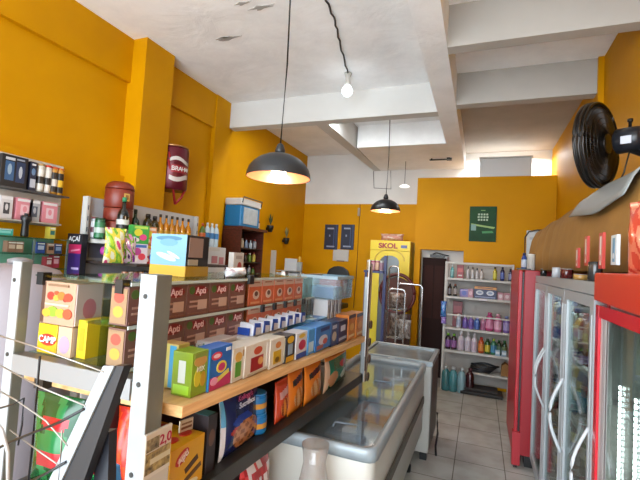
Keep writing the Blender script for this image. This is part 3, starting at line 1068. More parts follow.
for i, (x0, x1) in enumerate(((324.5, 337.5), (341, 354))):
    a_, b_, z0, z1 = flat_y(x0, 224.5, x1, 249.5, 6.88)
    t = carton('navy_poster', ['navy blue wall poster, left of the matching pair', 'navy blue wall poster, right of the matching pair'][i], 'poster', ((a_ + b_) / 2, 6.888, z0), 0, b_ - a_, .02, z1 - z0, '#16223f',
           [('f', 'r', .45, .84, .5, .06, '#a8b0c4'), ('f', 'r', .4, .55, .1, .08, '#8a95b0'), ('f', 'r', .5, .12, .6, .06, '#9aa4bc'), ('f', 'r', .9, .5, .12, 1, '#2c3f66'), ('f', 'r', .72, .5, .05, .7, '#3e5280')],
           'pair of navy posters on the back wall', part='poster_board')
a_, b_, z0, z1 = flat_y(332.5, 249.5, 348, 261, 6.86)
carton('white_notice', 'white paper notice hanging below the navy posters', 'notice', ((a_ + b_) / 2, 6.893, z0), 0, b_ - a_, .012, z1 - z0, '#d3d0cb', [('f', 'r', .5, .0, .5, .1, '#8a7050')], part='paper_sheet')
p = at(337, 285, Y=6.3)
t = thing('office_chair', 'black rounded chair back showing behind the goods at the back wall', 'chair', (p.x, 6.3, 0))
g = G()
zt = at(337, 266, Y=6.3).z
hw = .19
pts = [(-hw, zt - .5), (hw, zt - .5), (hw * 1.05, zt - .15), (hw * .85, zt - .06), (hw * .4, zt - .01), (0, zt), (-hw * .4, zt - .01), (-hw * .85, zt - .06), (-hw * 1.05, zt - .15)]
G().prism(pts, 'Y', .0, .06, black_m).build('backrest', t, .015)
G().box(-.22, .22, -.45, -.02, zt - .66, zt - .58, black_m).build('seat', t, .02)
G().box(-.03, .03, .01, .04, zt - .62, zt - .49, black_m).build('back_support', t)
G().lathe([(.03, .08), (.03, zt - .66)], steel_dark, c=(0, -.23, 0), seg=10).build('gas_column', t)
for k in range(5):
    a = k * 2 * PI / 5
    G().tube([(0, -.23, .09), (.24 * math.cos(a), -.23 + .24 * math.sin(a), .05)], .018, black_m).lathe(
        [(.01, 0), (.025, .005), (.025, .045), (.01, .05)], black_m, c=(.24 * math.cos(a), -.23 + .24 * math.sin(a), 0), seg=8).build('leg', t)

# yellow fridge
YF = 6.2
fx0, fx1 = at(368.5, 280, Y=YF).x, at(409, 280, Y=YF).x
fx1 = min(fx1, -.975)
fz = at(388, 240.5, Y=YF).z
cx = (fx0 + fx1) / 2
W = fx1 - fx0
fy_m = mat('#f0d820', .4)
t = thing('drinks_fridge', 'yellow upright drinks fridge reading SKOL at the back wall', 'fridge', (cx, YF, 0))
G().box(-W / 2, W / 2, .03, .6, 0, fz, fy_m).build('fridge_body', t, .015)
dr = None
g = G()
zw1, zw0 = at(390, 262, Y=YF).z, .5
ww = W * .24
g.box(-W / 2 + .005, -ww - .05, -.0, .028, .15, fz - .16, fy_m).box(ww + .05, W / 2 - .005, 0, .028, .15, fz - .16, fy_m)
g.box(-ww - .05, ww + .05, 0, .028, .15, zw0, fy_m)
arcp = [(-ww - .05, zw1 - .0), (-ww, zw1 - .0)] + [(-ww * math.cos(PI * k / 10), zw1 + .10 * math.sin(PI * k / 10)) for k in range(1, 10)] + [(ww, zw1), (ww + .05, zw1), (ww + .05, fz - .16), (-ww - .05, fz - .16)]
g.prism(arcp, 'Y', 0, .028, fy_m)
g.box(-ww - .05, -ww, 0, .028, zw0, zw1, fy_m).box(ww, ww + .05, 0, .028, zw0, zw1, fy_m)
dr = g.build('fridge_door', t)
G().prism([(-ww, zw0), (ww, zw0), (ww, zw1)] + [(ww * math.cos(PI * k / 10), zw1 + .10 * math.sin(PI * k / 10)) for k in range(1, 10)] + [(-ww, zw1)], 'Y', .012, .020, mat('#4d5a5c', .15)).build('door_window', dr)
arcq = []
for rr, sg in ((ww + .09, 1), (ww + .07, -1)):
    seq = [(rr * math.cos(PI * k / 12), zw1 + .02 + (rr * .75) * math.sin(PI * k / 12)) for k in range(13)]
    arcq += seq if sg == 1 else seq[::-1]
G().prism(arcq, 'Y', -.012, -.0005, mat('#d4b414', .4)).build('arch_moulding', dr)
G().box(-W / 2, W / 2, -.002, .028, fz - .155, fz, fy_m).build('header_panel', t, .006)
text('SKOL', t, (-W * .05, -.008, fz - .085), .105, mat('#9c1410', .4), sx=1.15, ext=.002, bold=.04)
G().box(W * .27, W * .42, -.006, -.0022, fz - .11, fz - .065, mat('#4a5f9c', .4)).build('blue_badge', t)
pouch('bread_bag', 'pale pink plastic bag lying on top of the yellow fridge', 'bag', (cx - .02, YF + .22, fz + .001), 0, .38, .2, .12, blotch(('#e0b8a8', '#d89a8a', '#e8d0c0'), 4), nx=12, nz=8)
# ------------------------------------------------------------------ shelf unit before the partition
SY0, SY1 = 6.08, 6.38
SX0, SX1 = -.455, .415
t = thing('metal_shelf', 'white metal shelf of bottles and cleaning goods before the yellow partition', 'shelf', ((SX0 + SX1) / 2, SY0, 0))
hw = (SX1 - SX0) / 2
LV = [1.56, 1.30, .86, .545]
back = mat('#bdb8b0', .6, noise=.08, scale=3)
G().box(-hw, hw, .29, .298, .05, 1.775, back).build('back_panel', t)
for s_ in (-1, 1):
    for y_ in (0, .27):
        G().box(s_ * hw - .012, s_ * hw + .012, y_, y_ + .02, 0, 1.79, offwhite).build('shelf_post', t)
for z in LV:
    G().box(-hw + .013, hw - .013, .0, .288, z - .03, z - .001, offwhite).build('shelf_deck', t)
G().box(-hw + .013, hw - .013, .0, .03, 1.76, 1.785, offwhite).build('top_rail', t)
G().box(-hw + .013, hw - .013, -.004, .004, 1.03, 1.05, offwhite).build('guard_rail', t)
G().box(-.1, hw - .013, .0, .28, .25, .27, offwhite).build('shelf_deck', t)
G().box(.02, .12, -.006, -.001, 1.275, 1.30, mat('#e6e2e8', .5)).build('price_tag', t)


def sx(px, py, Y=6.12):
    return at(px, py, Y=Y).x


TOPG, SECG, MIDG, LOWG = 'goods on the top deck of the back shelf', 'goods on the second deck of the back shelf', 'goods on the middle deck of the back shelf', 'goods on the lowest deck of the back shelf'
bottle('cleaner_bottle', 'pale teal bottle at the left end of the back shelf\'s top deck', 'bottle', (sx(452, 275), 6.16, LV[0]), .055, .2, 'spray', '#6fb4b8', '#e4ecec', '#8cc8cc', TOPG)
carton('detergent_carton', 'dark red upright carton on top deck beside the pale teal bottle', 'box', (sx(460, 275), 6.2, LV[0]), 0, .09, .1, .19, '#9c2226', [('f', 'r', .5, .6, .7, .3, '#c84a42'), ('f', 'r', .5, .2, .6, .1, '#e0c8c0')], TOPG)
for i, px in enumerate((468, 472.5, 477, 481.5)):
    bottle('lotion_bottle', 'white lotion bottle with dark pump, %s of four on top deck' % ['leftmost', 'second from left', 'third from left', 'rightmost'][i], 'bottle', (sx(px, 275), 6.16, LV[0]), .048, .175 - .008 * i, 'spray', '#d8d6d6', '#5a5a60', '#c9c6c8', TOPG)
bottle('oil_bottle', 'yellow-green bottle alone on the back shelf\'s top deck', 'bottle', (sx(495, 277), 6.16, LV[0]), .05, .185, 'round', '#b4a81c', '#2c3420', '#d8d040', TOPG)
bottle('oil_bottle', 'dark blue bottle right of the yellow-green bottle on top deck', 'bottle', (sx(502.5, 277), 6.16, LV[0]), .055, .19, 'round', '#232f66', '#1c2850', '#5a6ab0', TOPG)
bottle('oil_bottle', 'navy bottle at the right end of the top deck against the red cooler', 'bottle', (sx(510.5, 278), 6.16, LV[0]), .05, .17, 'round', '#28305a', '#2a2a3a', '#8a90b8', TOPG)

bottle('shampoo_bottle', 'black bottle with pale label at left end of the second deck', 'bottle', (sx(449.5, 292), 6.16, LV[1]), .055, .17, 'round', '#1c181a', '#1a1a1c', '#8a8486', SECG)
bottle('shampoo_bottle', 'black bottle with orange cap, second on the second deck', 'bottle', (sx(455, 292), 6.16, LV[1]), .055, .175, 'round', '#221c1c', '#b86a4a', '#b8aca8', SECG)
carton('fabric_pack', 'lilac pack beside the black bottles on the second deck', 'packet', (sx(464, 295), 6.18, LV[1]), 0, .11, .12, .11, '#8a78b8', [('f', 'e', .5, .5, .6, .6, '#5a6ac0'), ('f', 'r', .5, .85, .8, .1, '#c8b8e0')], SECG)
carton('fabric_pack', 'dusty pink pack between the lilac pack and the dark blue carton', 'packet', (sx(470.5, 295), 6.18, LV[1]), 0, .07, .12, .12, '#c08a9a', [('f', 'e', .5, .5, .6, .5, '#e0b8c0')], SECG)
x0, x1 = sx(474, 296), sx(496.5, 296)
carton('soap_powder_carton', 'wide dark blue carton with orange top and two white round pictures', 'box', ((x0 + x1) / 2, 6.18, LV[1]), 0, x1 - x0, .16, .165, '#28325e',
       [('f', 'r', .5, .88, .98, .22, '#d89030'), ('f', 'r', .5, .88, .7, .08, '#6a3a18'), ('f', 'e', .25, .48, .34, .4, '#d8dce4'), ('f', 'e', .72, .48, .34, .4, '#d8dce4'), ('f', 'e', .25, .48, .2, .2, '#8a9ab8'), ('f', 'e', .72, .48, .2, .2, '#8a9ab8'),
        ('f', 'r', .5, .12, .9, .08, '#8a94b8')], SECG)
for i, px in enumerate((500.5, 507)):
    carton('tissue_pack', ['pale pink tissue pack right of the dark blue carton', 'pink tissue pack at the right end of the second deck'][i], 'packet', (sx(px, 297), 6.17, LV[1]), 0, .075, .12, .10, '#d0a0a8', [('f', 'e', .5, .5, .6, .5, '#e8d8dc'), ('f', 'r', .5, .85, .9, .12, '#b86a80')], SECG)

carton('red_drum', 'big dark red carton standing back left on the middle deck', 'box', (sx(457, 315), 6.27, LV[2]), 0, .13, .1, .36, '#7c2028', [('f', 'r', .5, .7, .8, .25, '#9c3a40'), ('f', 'e', .5, .4, .6, .2, '#c08a80')], MIDG)
pouch('sponge_pack', 'bright blue pack hanging at the left post of the back shelf', 'packet', (sx(445, 310) - .015, 6.053, 1.0), 0, .08, .05, .22, blotch(('#2f7fd0', '#5aa0e0', '#2060b0', '#8a9ae0'), 4), nx=10, nz=10)
pouch('sponge_pack', 'small violet pack hanging below the bright blue pack', 'packet', (sx(445, 322) - .015, 6.058, .905), 0, .07, .04, .09, blotch(('#8a6ac8', '#b09ae0', '#6a4ab0'), 4), nx=10, nz=10)
for px, w, h, c, cap, l, lb in ((458.5, .055, .19, '#d8dce4', '#e8e8ec', '#b0b8d0', 'white bottle at the left of the middle deck'),
                                (465, .06, .165, '#8a6ab8', '#b8a8d8', '#6a58a8', 'purple softener bottle on the middle deck, left of its violet twin'),
                                (471, .06, .165, '#9a78c0', '#c8b8e0', '#7a60b0', 'violet softener bottle between purple and blue ones'),
                                (477, .06, .165, '#6a88c8', '#a8b8e8', '#4a68b0', 'blue softener bottle on the middle deck'),
                                (483, .055, .16, '#c890b0', '#e0b8d0', '#b06a90', 'mauve softener bottle right of the blue one'),
                                (489.5, .085, .245, '#c8588a', '#c04a80', '#e090b0', 'large rose pink softener bottle, left of two tall ones'),
                                (498, .085, .235, '#d07aa0', '#e0a8b8', '#e8b0c8', 'large pale pink softener bottle, right of two tall ones'),
                                (506.5, .07, .215, '#8a70c0', '#8aa0d8', '#b0a0d8', 'tall lavender softener bottle beside the red cooler')):
    bottle('softener_bottle', lb, 'bottle', (sx(px, 325), 6.15, LV[2]), w * 1.22, h * 1.03, 'round', c, cap, l, MIDG)
for px, w, h, kd, c, cap, l, lb in ((447.5, .065, .215, 'round', '#3a2a3a', '#7ac030', '#8a58a0', 'dark bottle with lime cap, leftmost on the lowest deck'),
                                    (453.5, .065, .215, 'round', '#3a2a3a', '#7ac030', '#9a68a8', 'dark bottle with lime cap, second on the lowest deck'),
                                    (460.5, .075, .27, 'spray', '#d8d0d8', '#e6e2e6', '#c8b8c8', 'white spray bottle, leftmost of three on the lowest deck'),
                                    (467.5, .075, .265, 'spray', '#dcd4dc', '#e6e2e6', '#c8bcc8', 'white spray bottle, middle of three on the lowest deck'),
                                    (474, .07, .26, 'spray', '#dad0da', '#e6e2e6', '#c8b4c4', 'white spray bottle, rightmost of three on the lowest deck'),
                                    (481, .065, .21, 'round', '#b84a20', '#c03020', '#d88a40', 'orange bottle with red cap on the lowest deck'),
                                    (487.5, .065, .20, 'round', '#2a5a28', '#28401c', '#c8b838', 'green bottle with yellow label on the lowest deck'),
                                    (493.5, .065, .21, 'round', '#3a7a5a', '#9ab830', '#4a8ab0', 'green and blue bottle with lime cap on the lowest deck'),
                                    (499, .055, .20, 'round', '#24402a', '#2a6a30', '#5a7a5a', 'dark green bottle left of its twin near the red cooler'),
                                    (504.5, .055, .20, 'round', '#24402a', '#2a6a30', '#7a8a60', 'dark green bottle nearest the red cooler on the lowest deck')):
    bottle('cleaner_bottle', lb, 'bottle', (sx(px, 350), 6.15, LV[3]), w * 1.15, h * 1.03, kd, c, cap, l, LOWG)
for i, (px, w) in enumerate(((497.5, .06), (504, .06))):
    carton('soap_carton', ['small pale blue carton before the dark green bottles', 'small white and blue carton at the right front of the lowest deck'][i], 'box', (sx(px, 352), 6.095, LV[3]), 0, w, .02, .08, '#9ab8cc', [('f', 'r', .5, .5, .7, .4, '#e4ecf0')], LOWG)
for i, (px, c) in enumerate(((444.5, '#3f7f86'), (452, '#4f949c'), (460.5, '#8ab0ba'))):
    bottle('jug_bottle', ['deep teal plastic jug on the floor, leftmost under the back shelf', 'teal plastic jug on the floor between the deep teal and pale ones', 'pale grey-blue plastic jug on the floor beside the maroon jug'][i], 'jug',
           (sx(px, 388, 6.0) + .01, 6.02, 0), .115, .33, 'jug', c, '#c4ccd0', None, 'plastic jugs on the floor')
bottle('jug_bottle', 'dark maroon plastic jug on the floor right of the pale jug', 'jug', (sx(469.5, 390, 6.02), 6.04, 0), .11, .34, 'jug', '#3c1018', '#4c1a20', None, 'plastic jugs on the floor')
# tangle of dark hose / mats under the shelf
t = thing('coiled_hose', 'dark tangled coil of hose piled under the back shelf', 'hose', (.05, 6.22, .27))
g = G()
for k in range(4):
    pts = []
    for i in range(25):
        a = 2 * PI * i / 24
        pts.append(((.13 + .015 * k) * math.cos(a) + .02 * k, .085 * math.sin(a), .02 + .026 * k + .01 * math.sin(3 * a + k)))
    g.tube(pts, .013, mat(('#26262c', '#1c1f2c', '#33302e', '#20242a')[k], .4))
g.build('hose_loops', t)
t = thing('floor_mat', 'dark folded mat lying on the floor under the back shelf', 'mat', (.08, 6.1, 0))
G().box(-.28, .26, -.14, .14, 0, .05, mat('#33302e', .7, noise=.4, scale=12)).box(-.24, .2, -.12, .12, .05, .09, mat('#3a3634', .7, noise=.4, scale=12)).build('folded_mat', t, .015)
t = thing('paper_bag', 'tan paper bag at the right end under the back shelf', 'bag', (.36, 6.2, .271))
G().prism([(-.05, 0), (.05, 0), (.045, .15), (.0, .18), (-.04, .14)], 'Y', -.06, .06, mat('#a8783c', .7, noise=.2)).build('bag_body', t, .006)

# dark room behind the doorway
t = thing('dark_door', 'dark reddish brown door leaf standing in the doorway left of the shelf', 'door', (-.66, 6.585, 0))
G().box(-.19, .17, -.02, .02, .01, 1.84, mat('#2c100c', .9, noise=.3, scale=4)).build('door_leaf', t)
G().box(-.15, -.02, -.028, -.021, .9, 1.72, mat('#3a1a14', .9)).box(.0, .13, -.028, -.021, .9, 1.72, mat('#3a1a14', .9)).build('raised_panel', t)
G().box(.18, .2, -.03, .02, .01, 1.86, mat('#5a3028', .4)).build('door_edge', t)
t = thing('junk_on_door', 'black tangled cable box sitting above the dark door', 'cable box', (-.62, 6.58, 1.852))
G().box(-.12, .1, -.03, .03, 0, .04, black_m).tube([(-.1, 0, .03), (-.03, -.02, .07), (.06, .01, .05), (.16, -.02, .03)], .01, black_m).build('box_with_cable', t)
t['category'] = 'cable box'
t.name = 'cable_box'
t = thing('tall_cupboard', 'dark tall cupboard beside the doorway behind the shelf', 'cupboard', (-.37, 6.72, 0)) if False else None

# ------------------------------------------------------------------ metal rack with bags, before the fridge
RY = 5.25
rx0, rx1 = at(388, 300, Y=RY).x, at(401, 300, Y=RY).x
zt1 = at(395, 289, Y=RY).z
zt2 = at(388, 266, Y=RY).z
t = thing('wire_trolley', 'chrome tube trolley holding clear bags, between freezer and yellow fridge', 'trolley', ((rx0 + rx1) / 2, RY, 0))
hw = (rx1 - rx0) / 2
chrome = mat('#c9cdd0', .22, .8)
for y_, zt, a_, b_ in ((0, zt1, -hw, hw + .05), (.32, zt1 + .06, -hw + .06, hw + .22), (.0, zt2, -hw, -hw + .12)):
    g = G()
    g.tube([(a_, y_, .05), (a_, y_, zt - .04), (a_ + .012, y_, zt - .012), (a_ + .04, y_, zt), (b_ - .04, y_, zt), (b_ - .012, y_, zt - .012), (b_, y_, zt - .04), (b_, y_, .05)], .012, chrome, 8)
    g.build('tube_frame', t)
for z in (.35, .75, 1.12):
    g = G()
    for k in range(6):
        g.tube([(-hw, .02 + k * .058, z), (hw + .05, .02 + k * .058, z)], .004, chrome)
    g.tube([(-hw, 0, z), (-hw, .32, z)], .006, chrome).tube([(hw + .05, 0, z), (hw + .05, .32, z)], .006, chrome)
    g.build('wire_shelf', t)
for x_ in (-hw, hw + .05):
    G().lathe([(.01, 0), (.024, .004), (.024, .046), (.01, .05)], black_m, c=(x_, 0, 0), seg=10).build('caster', t)
cx0 = (rx0 + rx1) / 2
bagc = [('#6a5a50', '#8f8680', '#7a6a60', '#54463f'), ('#5a4a44', '#80766e', '#6c5c54', '#4a3e38'), ('#8a8078', '#a09a94', '#6c5f58')]
for i, (dx, z, w, h, lb) in enumerate(((.0, 1.125, .2, .2, 'clear bag of brown goods on the trolley\'s top wire shelf'), (.03, .755, .24, .3, 'large clear bag of brown goods on the middle wire shelf'),
                                       (.14, .76, .16, .24, 'smaller clear bag leaning right on the middle wire shelf'), (.02, .355, .24, .3, 'clear bag of brown goods on the lowest wire shelf'))):
    pouch('clear_bag', lb, 'bag', (cx0 + dx, RY + (.16 if i != 2 else .05), z), 0, w, .15 if i != 2 else .07, h, blotch(bagc[i % 3], 6, i), 'clear bags on the chrome trolley', nx=26, nz=30)
t = thing('red_hoop', 'dark red round basket rim standing behind the chrome trolley', 'basket', (cx0 - .06, 5.72, 0))
g = G()
zc = at(390, 293, Y=5.72).z
pts = [(.24 * math.cos(2 * PI * k / 32), 0, zc + .27 * math.sin(2 * PI * k / 32)) for k in range(33)]
g.tube(pts, .025, mat('#5a1a1c', .4), 8)
g.build('basket_rim', t)
G().lathe([(.23, 0), (.2, .06), (.05, .09)], mat('#5e3428', .6, noise=.2, scale=20), M=Matrix.Translation((0, 0, zc)) @ Matrix.Rotation(-PI / 2, 4, 'X'), seg=28).build('woven_base', t)
G().box(-.2, .2, -.02, .02, 0, zc - .27, mat('#4a2a24', .6)).build('wooden_foot', t)
t.name = 'round_basket'
# blue display stand with tins
bx = at(376, 262, Y=4.95).x
bz = at(376, 270.5, Y=4.95).z
t = thing('display_rack', 'dark blue metal display rack holding pink and white tins', 'rack', (bx, 4.95, 0))
blue = mat('#1f2f6a', .4)
G().box(-.13, .13, -.07, .07, bz - .03, bz - .001, blue).build('rack_deck', t)
G().box(.115, .15, -.07, -.03, 0, bz + .19, blue).build('rack_post', t)
G().box(-.13, .11, .07, .075, bz - .001, bz + .12, blue).build('rack_back', t)
G().box(-.12, .12, -.06, .06, 0, .04, blue).box(-.12, -.09, -.06, -.03, .04, bz - .03, blue).build('rack_base', t)
for i, (dx, c, l, lb) in enumerate(((-.085, '#e0d8c8', '#c8a870', 'cream tin, leftmost on the blue rack'), (-.03, '#c86a8a', '#e0b0b8', 'pink tin, second on the blue rack'),
                                    (.025, '#c85a70', '#e8c0a0', 'rose tin, third on the blue rack'), (.078, '#e0dcd8', '#b08a9a', 'white tin, rightmost on the blue rack'))):
    bottle('milk_tin', lb, 'tin', (bx + dx, 4.93, bz), .05, .125, 'can', c, '#d8d4c8', l, 'tins on the blue display rack')

# ------------------------------------------------------------------ chest freezer
fw = mat('#cfccc2', .35, noise=.06, scale=5)
rimm = mat('#aab6bc', .3, .15, noise=.15, scale=14)
t = thing('chest_freezer', 'long open-top white chest freezer with rounded grey rim and dark side stripe', 'freezer', (0, 0, 0))
t.location = (-.4, 2.7, 0)
ox, oy = -.4, 2.7
PA = [(-1.03, 1.84), (-.405, 1.84), (-.405, 3.70), (-1.03, 3.70)]


def ring_poly(g, P, inset, z0, z1, m_, cr=.05):
    """a rim following outline P, 'inset' wide, with rounded outer corners"""
    def rnd_(P, r):
        out = []
        n = len(P)
        for i in range(n):
            p0, p1, p2 = Vector(P[i - 1]), Vector(P[i]), Vector(P[(i + 1) % n])
            a, b = (p0 - p1).normalized(), (p2 - p1).normalized()
            for k in range(4):
                u = k / 3
                q = (p1 + a * r) * (1 - u) ** 2 + p1 * 2 * u * (1 - u) + (p1 + b * r) * u * u
                out.append((q.x, q.y))
        return out

    def off(P, d):
        out = []
        n = len(P)
        for i in range(n):
            p0, p1, p2 = Vector(P[i - 1]), Vector(P[i]), Vector(P[(i + 1) % n])
            e0, e1 = (p1 - p0).normalized(), (p2 - p1).normalized()
            n0, n1 = Vector((-e0.y, e0.x)), Vector((-e1.y, e1.x))
            bi = (n0 + n1)
            bi = bi / max(.3, bi.dot(n0))
            q = p1 + bi * d
            out.append((q.x, q.y))
        return out
    O = rnd_(P, cr)
    I = rnd_(off(P, inset), max(.008, cr - inset * .6))
    n = len(O)
    lv = []
    for ring_, z in ((O, z0), (O, z1 - .012), ([(Vector(a) * .82 + Vector(b) * .18) for a, b in zip(O, I)], z1), (I, z1), (I, z0)):
        lv.append([g.bm.verts.new((p[0] - ox, p[1] - oy, z)) for p in ring_])
    k = g.mi(m_)
    for a, b in zip(lv, lv[1:] + lv[:1]):
        for i in range(n):
            f = g.bm.faces.new([a[i], a[(i + 1) % n], b[(i + 1) % n], b[i]])
            f.material_index = k
            f.smooth = True
    return I


ring_poly(G_ := G(), PA, .032, .797, .855, rimm, .06)
G_.build('top_rim', t)
g = G()
g2P = [(-1.02, 1.85), (-.415, 1.85), (-.415, 3.70), (-1.02, 3.70)]
ring_poly(g, g2P, .022, .30, .796, fw, .05)
g.prism([(p[0] - ox, p[1] - oy) for p in [(-1.01, 1.86), (-.42, 1.86), (-.42, 3.69), (-1.01, 3.69)]], 'Z', .30, .34, fw)
g.build('freezer_body', t)
G().box(-.02, -.0045, 1.9 - oy, 3.68 - oy, .53, .585, mat('#5a574f', .5)).build('side_stripe', t) if False else \
    G().box(-.014, -.001, 1.9 - oy, 3.60 - oy, .545, .60, mat('#5a574f', .5)).build('side_stripe', t)
for (x_, y_) in ((-.95, 1.95), (-.47, 1.95), (-.47, 2.9), (-.95, 2.9), (-.50, 3.5), (-.95, 3.5)):
    G().lathe([(.012, .0), (.03, .005), (.03, .06), (.012, .065)], black_m, c=(x_ - ox, y_ - oy, 0), seg=10).box(x_ - ox - .02, x_ - ox + .02, y_ - oy - .02, y_ - oy + .02, .065, .30, steel_dark).build('leg', t)
lid_m = glass('#e4eef4', .06, .05, .05)
G().box(-.99 - ox, -.442 - ox, 1.88 - oy, 2.62 - oy, .80, .806, lid_m).build('glass_lid', t)
G().box(-.99 - ox, -.442 - ox, 2.60 - oy, 3.64 - oy, .812, .818, lid_m).build('glass_lid', t)
for y_ in (2.10, 2.98):
    G().tube([(-.70 - ox, y_ - oy, .820), (-.70 - ox, y_ + .03 - oy, .832), (-.58 - ox, y_ + .05 - oy, .832), (-.57 - ox, y_ - oy, .820)], .005, mat('#8fa0b4', .3, .5)).build('lid_handle', t)
# frozen goods inside
FZ = [('#c96a50', 2.75, 'red-orange frozen packet seen under the glass lid'), ('#b8c4d4', 2.38, 'pale blue frozen packet under the near glass lid'), ('#c0a8a0', 2.05, 'pinkish frozen packet at the near end of the freezer'),
      ('#9aa8b8', 3.1, 'grey-blue frozen packet under the far glass lid'), ('#c4887a', 3.45, 'salmon frozen packet at the far end of the freezer')]
for i, (c, y_, lb) in enumerate(FZ):
    t2 = thing('frozen_packet', lb, 'packet', (-.60 - .05 * (i % 2), y_, .341), 0, 'frozen packets inside the chest freezer')
    G().box(-.16, .14, -.15, .15, 0, .38, mat(c, .4, noise=.45, scale=22)).build('packet_body', t2, .03)
    G().box(-.08, .08, -.09, .09, .381, .384, mat('#dfe2e6', .4, noise=.3, scale=40)).build('printed_label', t2)

t = thing('display_freezer', 'second low grey freezer with raised square lid frame behind the long one', 'freezer', (-.69, 4.06, 0))
G().box(-.33, .325, -.32, .29, .07, .82, mat('#c9c6be', .4, noise=.05)).build('freezer_body', t, .012)
g = G()
for (x0, x1, y0_, y1_) in ((-.335, .335, -.335, -.30), (-.335, .335, .27, .30), (-.335, -.30, -.30, .27), (.295, .335, -.30, .27)):
    g.box(x0, x1, y0_, y1_, .82, .865, rimm)
g.build('lid_frame', t, .006)
G().box(-.30, .295, -.30, .27, .835, .845, mat('#8f999c', .15, noise=.25, scale=6)).build('sliding_lid', t)
G().box(.0, .10, -.352, -.337, .835, .85, black_m).box(-.06, .0, -.352, -.337, .84, .855, white_m).build('lid_latch', t)
G().box(.326, .33, -.3, .28, .1, .80, mat('#5a5c58', .5)).build('side_grille', t)
for (x_, y_) in ((-.28, -.26), (.28, -.26), (.28, .24), (-.28, .24)):
    G().box(x_ - .03, x_ + .03, y_ - .03, y_ + .03, 0, .07, black_m).build('leg', t)
g = G()
g.tube([(-.33, 4.1, .32), (-.325, 4.08, .22), (-.32, 4.12, .12), (-.33, 4.06, .02), (-.31, 3.9, .008)], .01, black_m)
tag(g.build('power_cable'), 'black power cable dangling beside the far grey freezer', 'cable')

# ------------------------------------------------------------------ coolers along the right wall
# far red cooler
redp = mat('#c41f2c', .35)
redb = mat('#b3222c', .4)
t = thing('red_cooler', 'tall narrow red cooler, farther of the two red ones, beside the back shelf', 'cooler', (.358, 4.05, 0))
zt = 1.72
G().box(.012, .545, 0, .90, .10, zt, redb).build('cooler_body', t, .008)
dd = G().box(-.035, -.004, -.005, .90, .06, zt - .005, redp).build('cooler_door', t, .006)
G().box(-.003, .011, .01, .88, .12, zt - .02, black_m).build('door_gasket', t)
G().box(-.045, .02, -.02, .06, .02, .30, mat('#c8303a', .45)).box(-.03, .0, -.018, .05, .0, .019, black_m).build('foot_guard', t)
G().box(.06, .54, .03, .88, 0, .10, black_m).build('cooler_base', t)
G().tube([(.12, -.004, .34), (.2, -.012, .18), (.27, -.02, .01)], .009, black_m).build('power_lead', t)
# grey three-door cooler
GY0, GY1, GX = 2.02, 4.0, .455
grey = mat('#b9bec1', .4, .15)
t = thing('glass_door_cooler', 'long grey three-door glass cooler between the two red coolers', 'cooler', (GX, GY0, 0))
L_ = GY1 - GY0
Hh = 1.675
G().box(.42, .48, 0, L_, .0, Hh, offwhite).build('back_wall', t)
for y_ in (0, L_ - .03):
    G().box(.03, .42, y_, y_ + .03, 0, Hh, mat('#a9abab', .4)).build('side_panel', t)
G().box(.03, .42, .03, L_ - .03, 0, .22, mat('#7c8082', .4)).build('plinth', t)
G().box(.03, .42, .03, L_ - .03, Hh - .06, Hh, mat('#a9abab', .4)).build('top_panel', t)
G().box(-.002, .03, 0, L_, Hh - .055, Hh, grey).build('header_strip', t)
dw = L_ / 3
lvz = (.24, .58, .92, 1.24)
for k in range(3):
    y0_ = k * dw + .006
    y1_ = (k + 1) * dw - .006
    g = G()
    g.box(-.004, .028, y0_, y0_ + .07, .12, Hh - .06, grey).box(-.004, .028, y1_ - .07, y1_, .12, Hh - .06, grey)
    g.box(-.004, .028, y0_ + .07, y1_ - .07, .12, .19, grey).box(-.004, .028, y0_ + .07, y1_ - .07, Hh - .11, Hh - .06, grey)
    g.box(-.007, -.0045, y0_ + .028, y0_ + .040, .14, Hh - .14, mat('#d4d8da', .3, .3)).box(-.007, -.0045, y1_ - .040, y1_ - .028, .14, Hh - .14, mat('#d4d8da', .3, .3))
    d_ = g.build('cooler_door', t)
    G().box(.008, .014, y0_ + .07, y1_ - .07, .19, Hh - .11, glass('#dbe6e4', .10, .02)).build('door_glass', d_)
    hy, hz = [(y0_ + .03, .66), (y1_ - .03, .76), (y0_ + .03, .76)][k]
    g = G()
    pts = [(-.006 - .06 * math.sin(PI * u / 12), hy, hz + .40 * u / 12) for u in range(13)]
    g.tube(pts, .007, mat('#d6dadd', .35), 8)
    g.build('door_handle', d_)
    if k == 0:
        G().tube([(-.006 - .06 * math.sin(PI * u / 12), y1_ - .035, .72 + .40 * u / 12) for u in range(13)], .009, mat('#d6dadd', .35), 8).build('door_handle', d_)
for z in lvz:
    g = G()
    for k in range(16):
        g.box(.06, .41, .035 + k * (L_ - .1) / 15, .041 + k * (L_ - .1) / 15, z - .008, z - .001, white_m)
    g.box(.045, .06, .031, L_ - .031, z - .03, z - .001, white_m)
    g.build('wire_shelf', t)
G().box(.04, .10, .04, L_ - .04, Hh - .075, Hh - .062, mat('#f6f8ff', .3, emit=9)).build('light_strip', t)
rnd = random.Random(11)
cc_ = [('#4a2c20', 'brown'), ('#7a1c24', 'dark red'), ('#3a5a9a', 'blue'), ('#d8b030', 'yellow'), ('#b8c4cc', 'clear'), ('#3a6a3a', 'green'), ('#c87a3a', 'orange'), ('#4a3a6a', 'purple'), ('#e2e2e2', 'white')]
dn = ['near', 'middle', 'far']
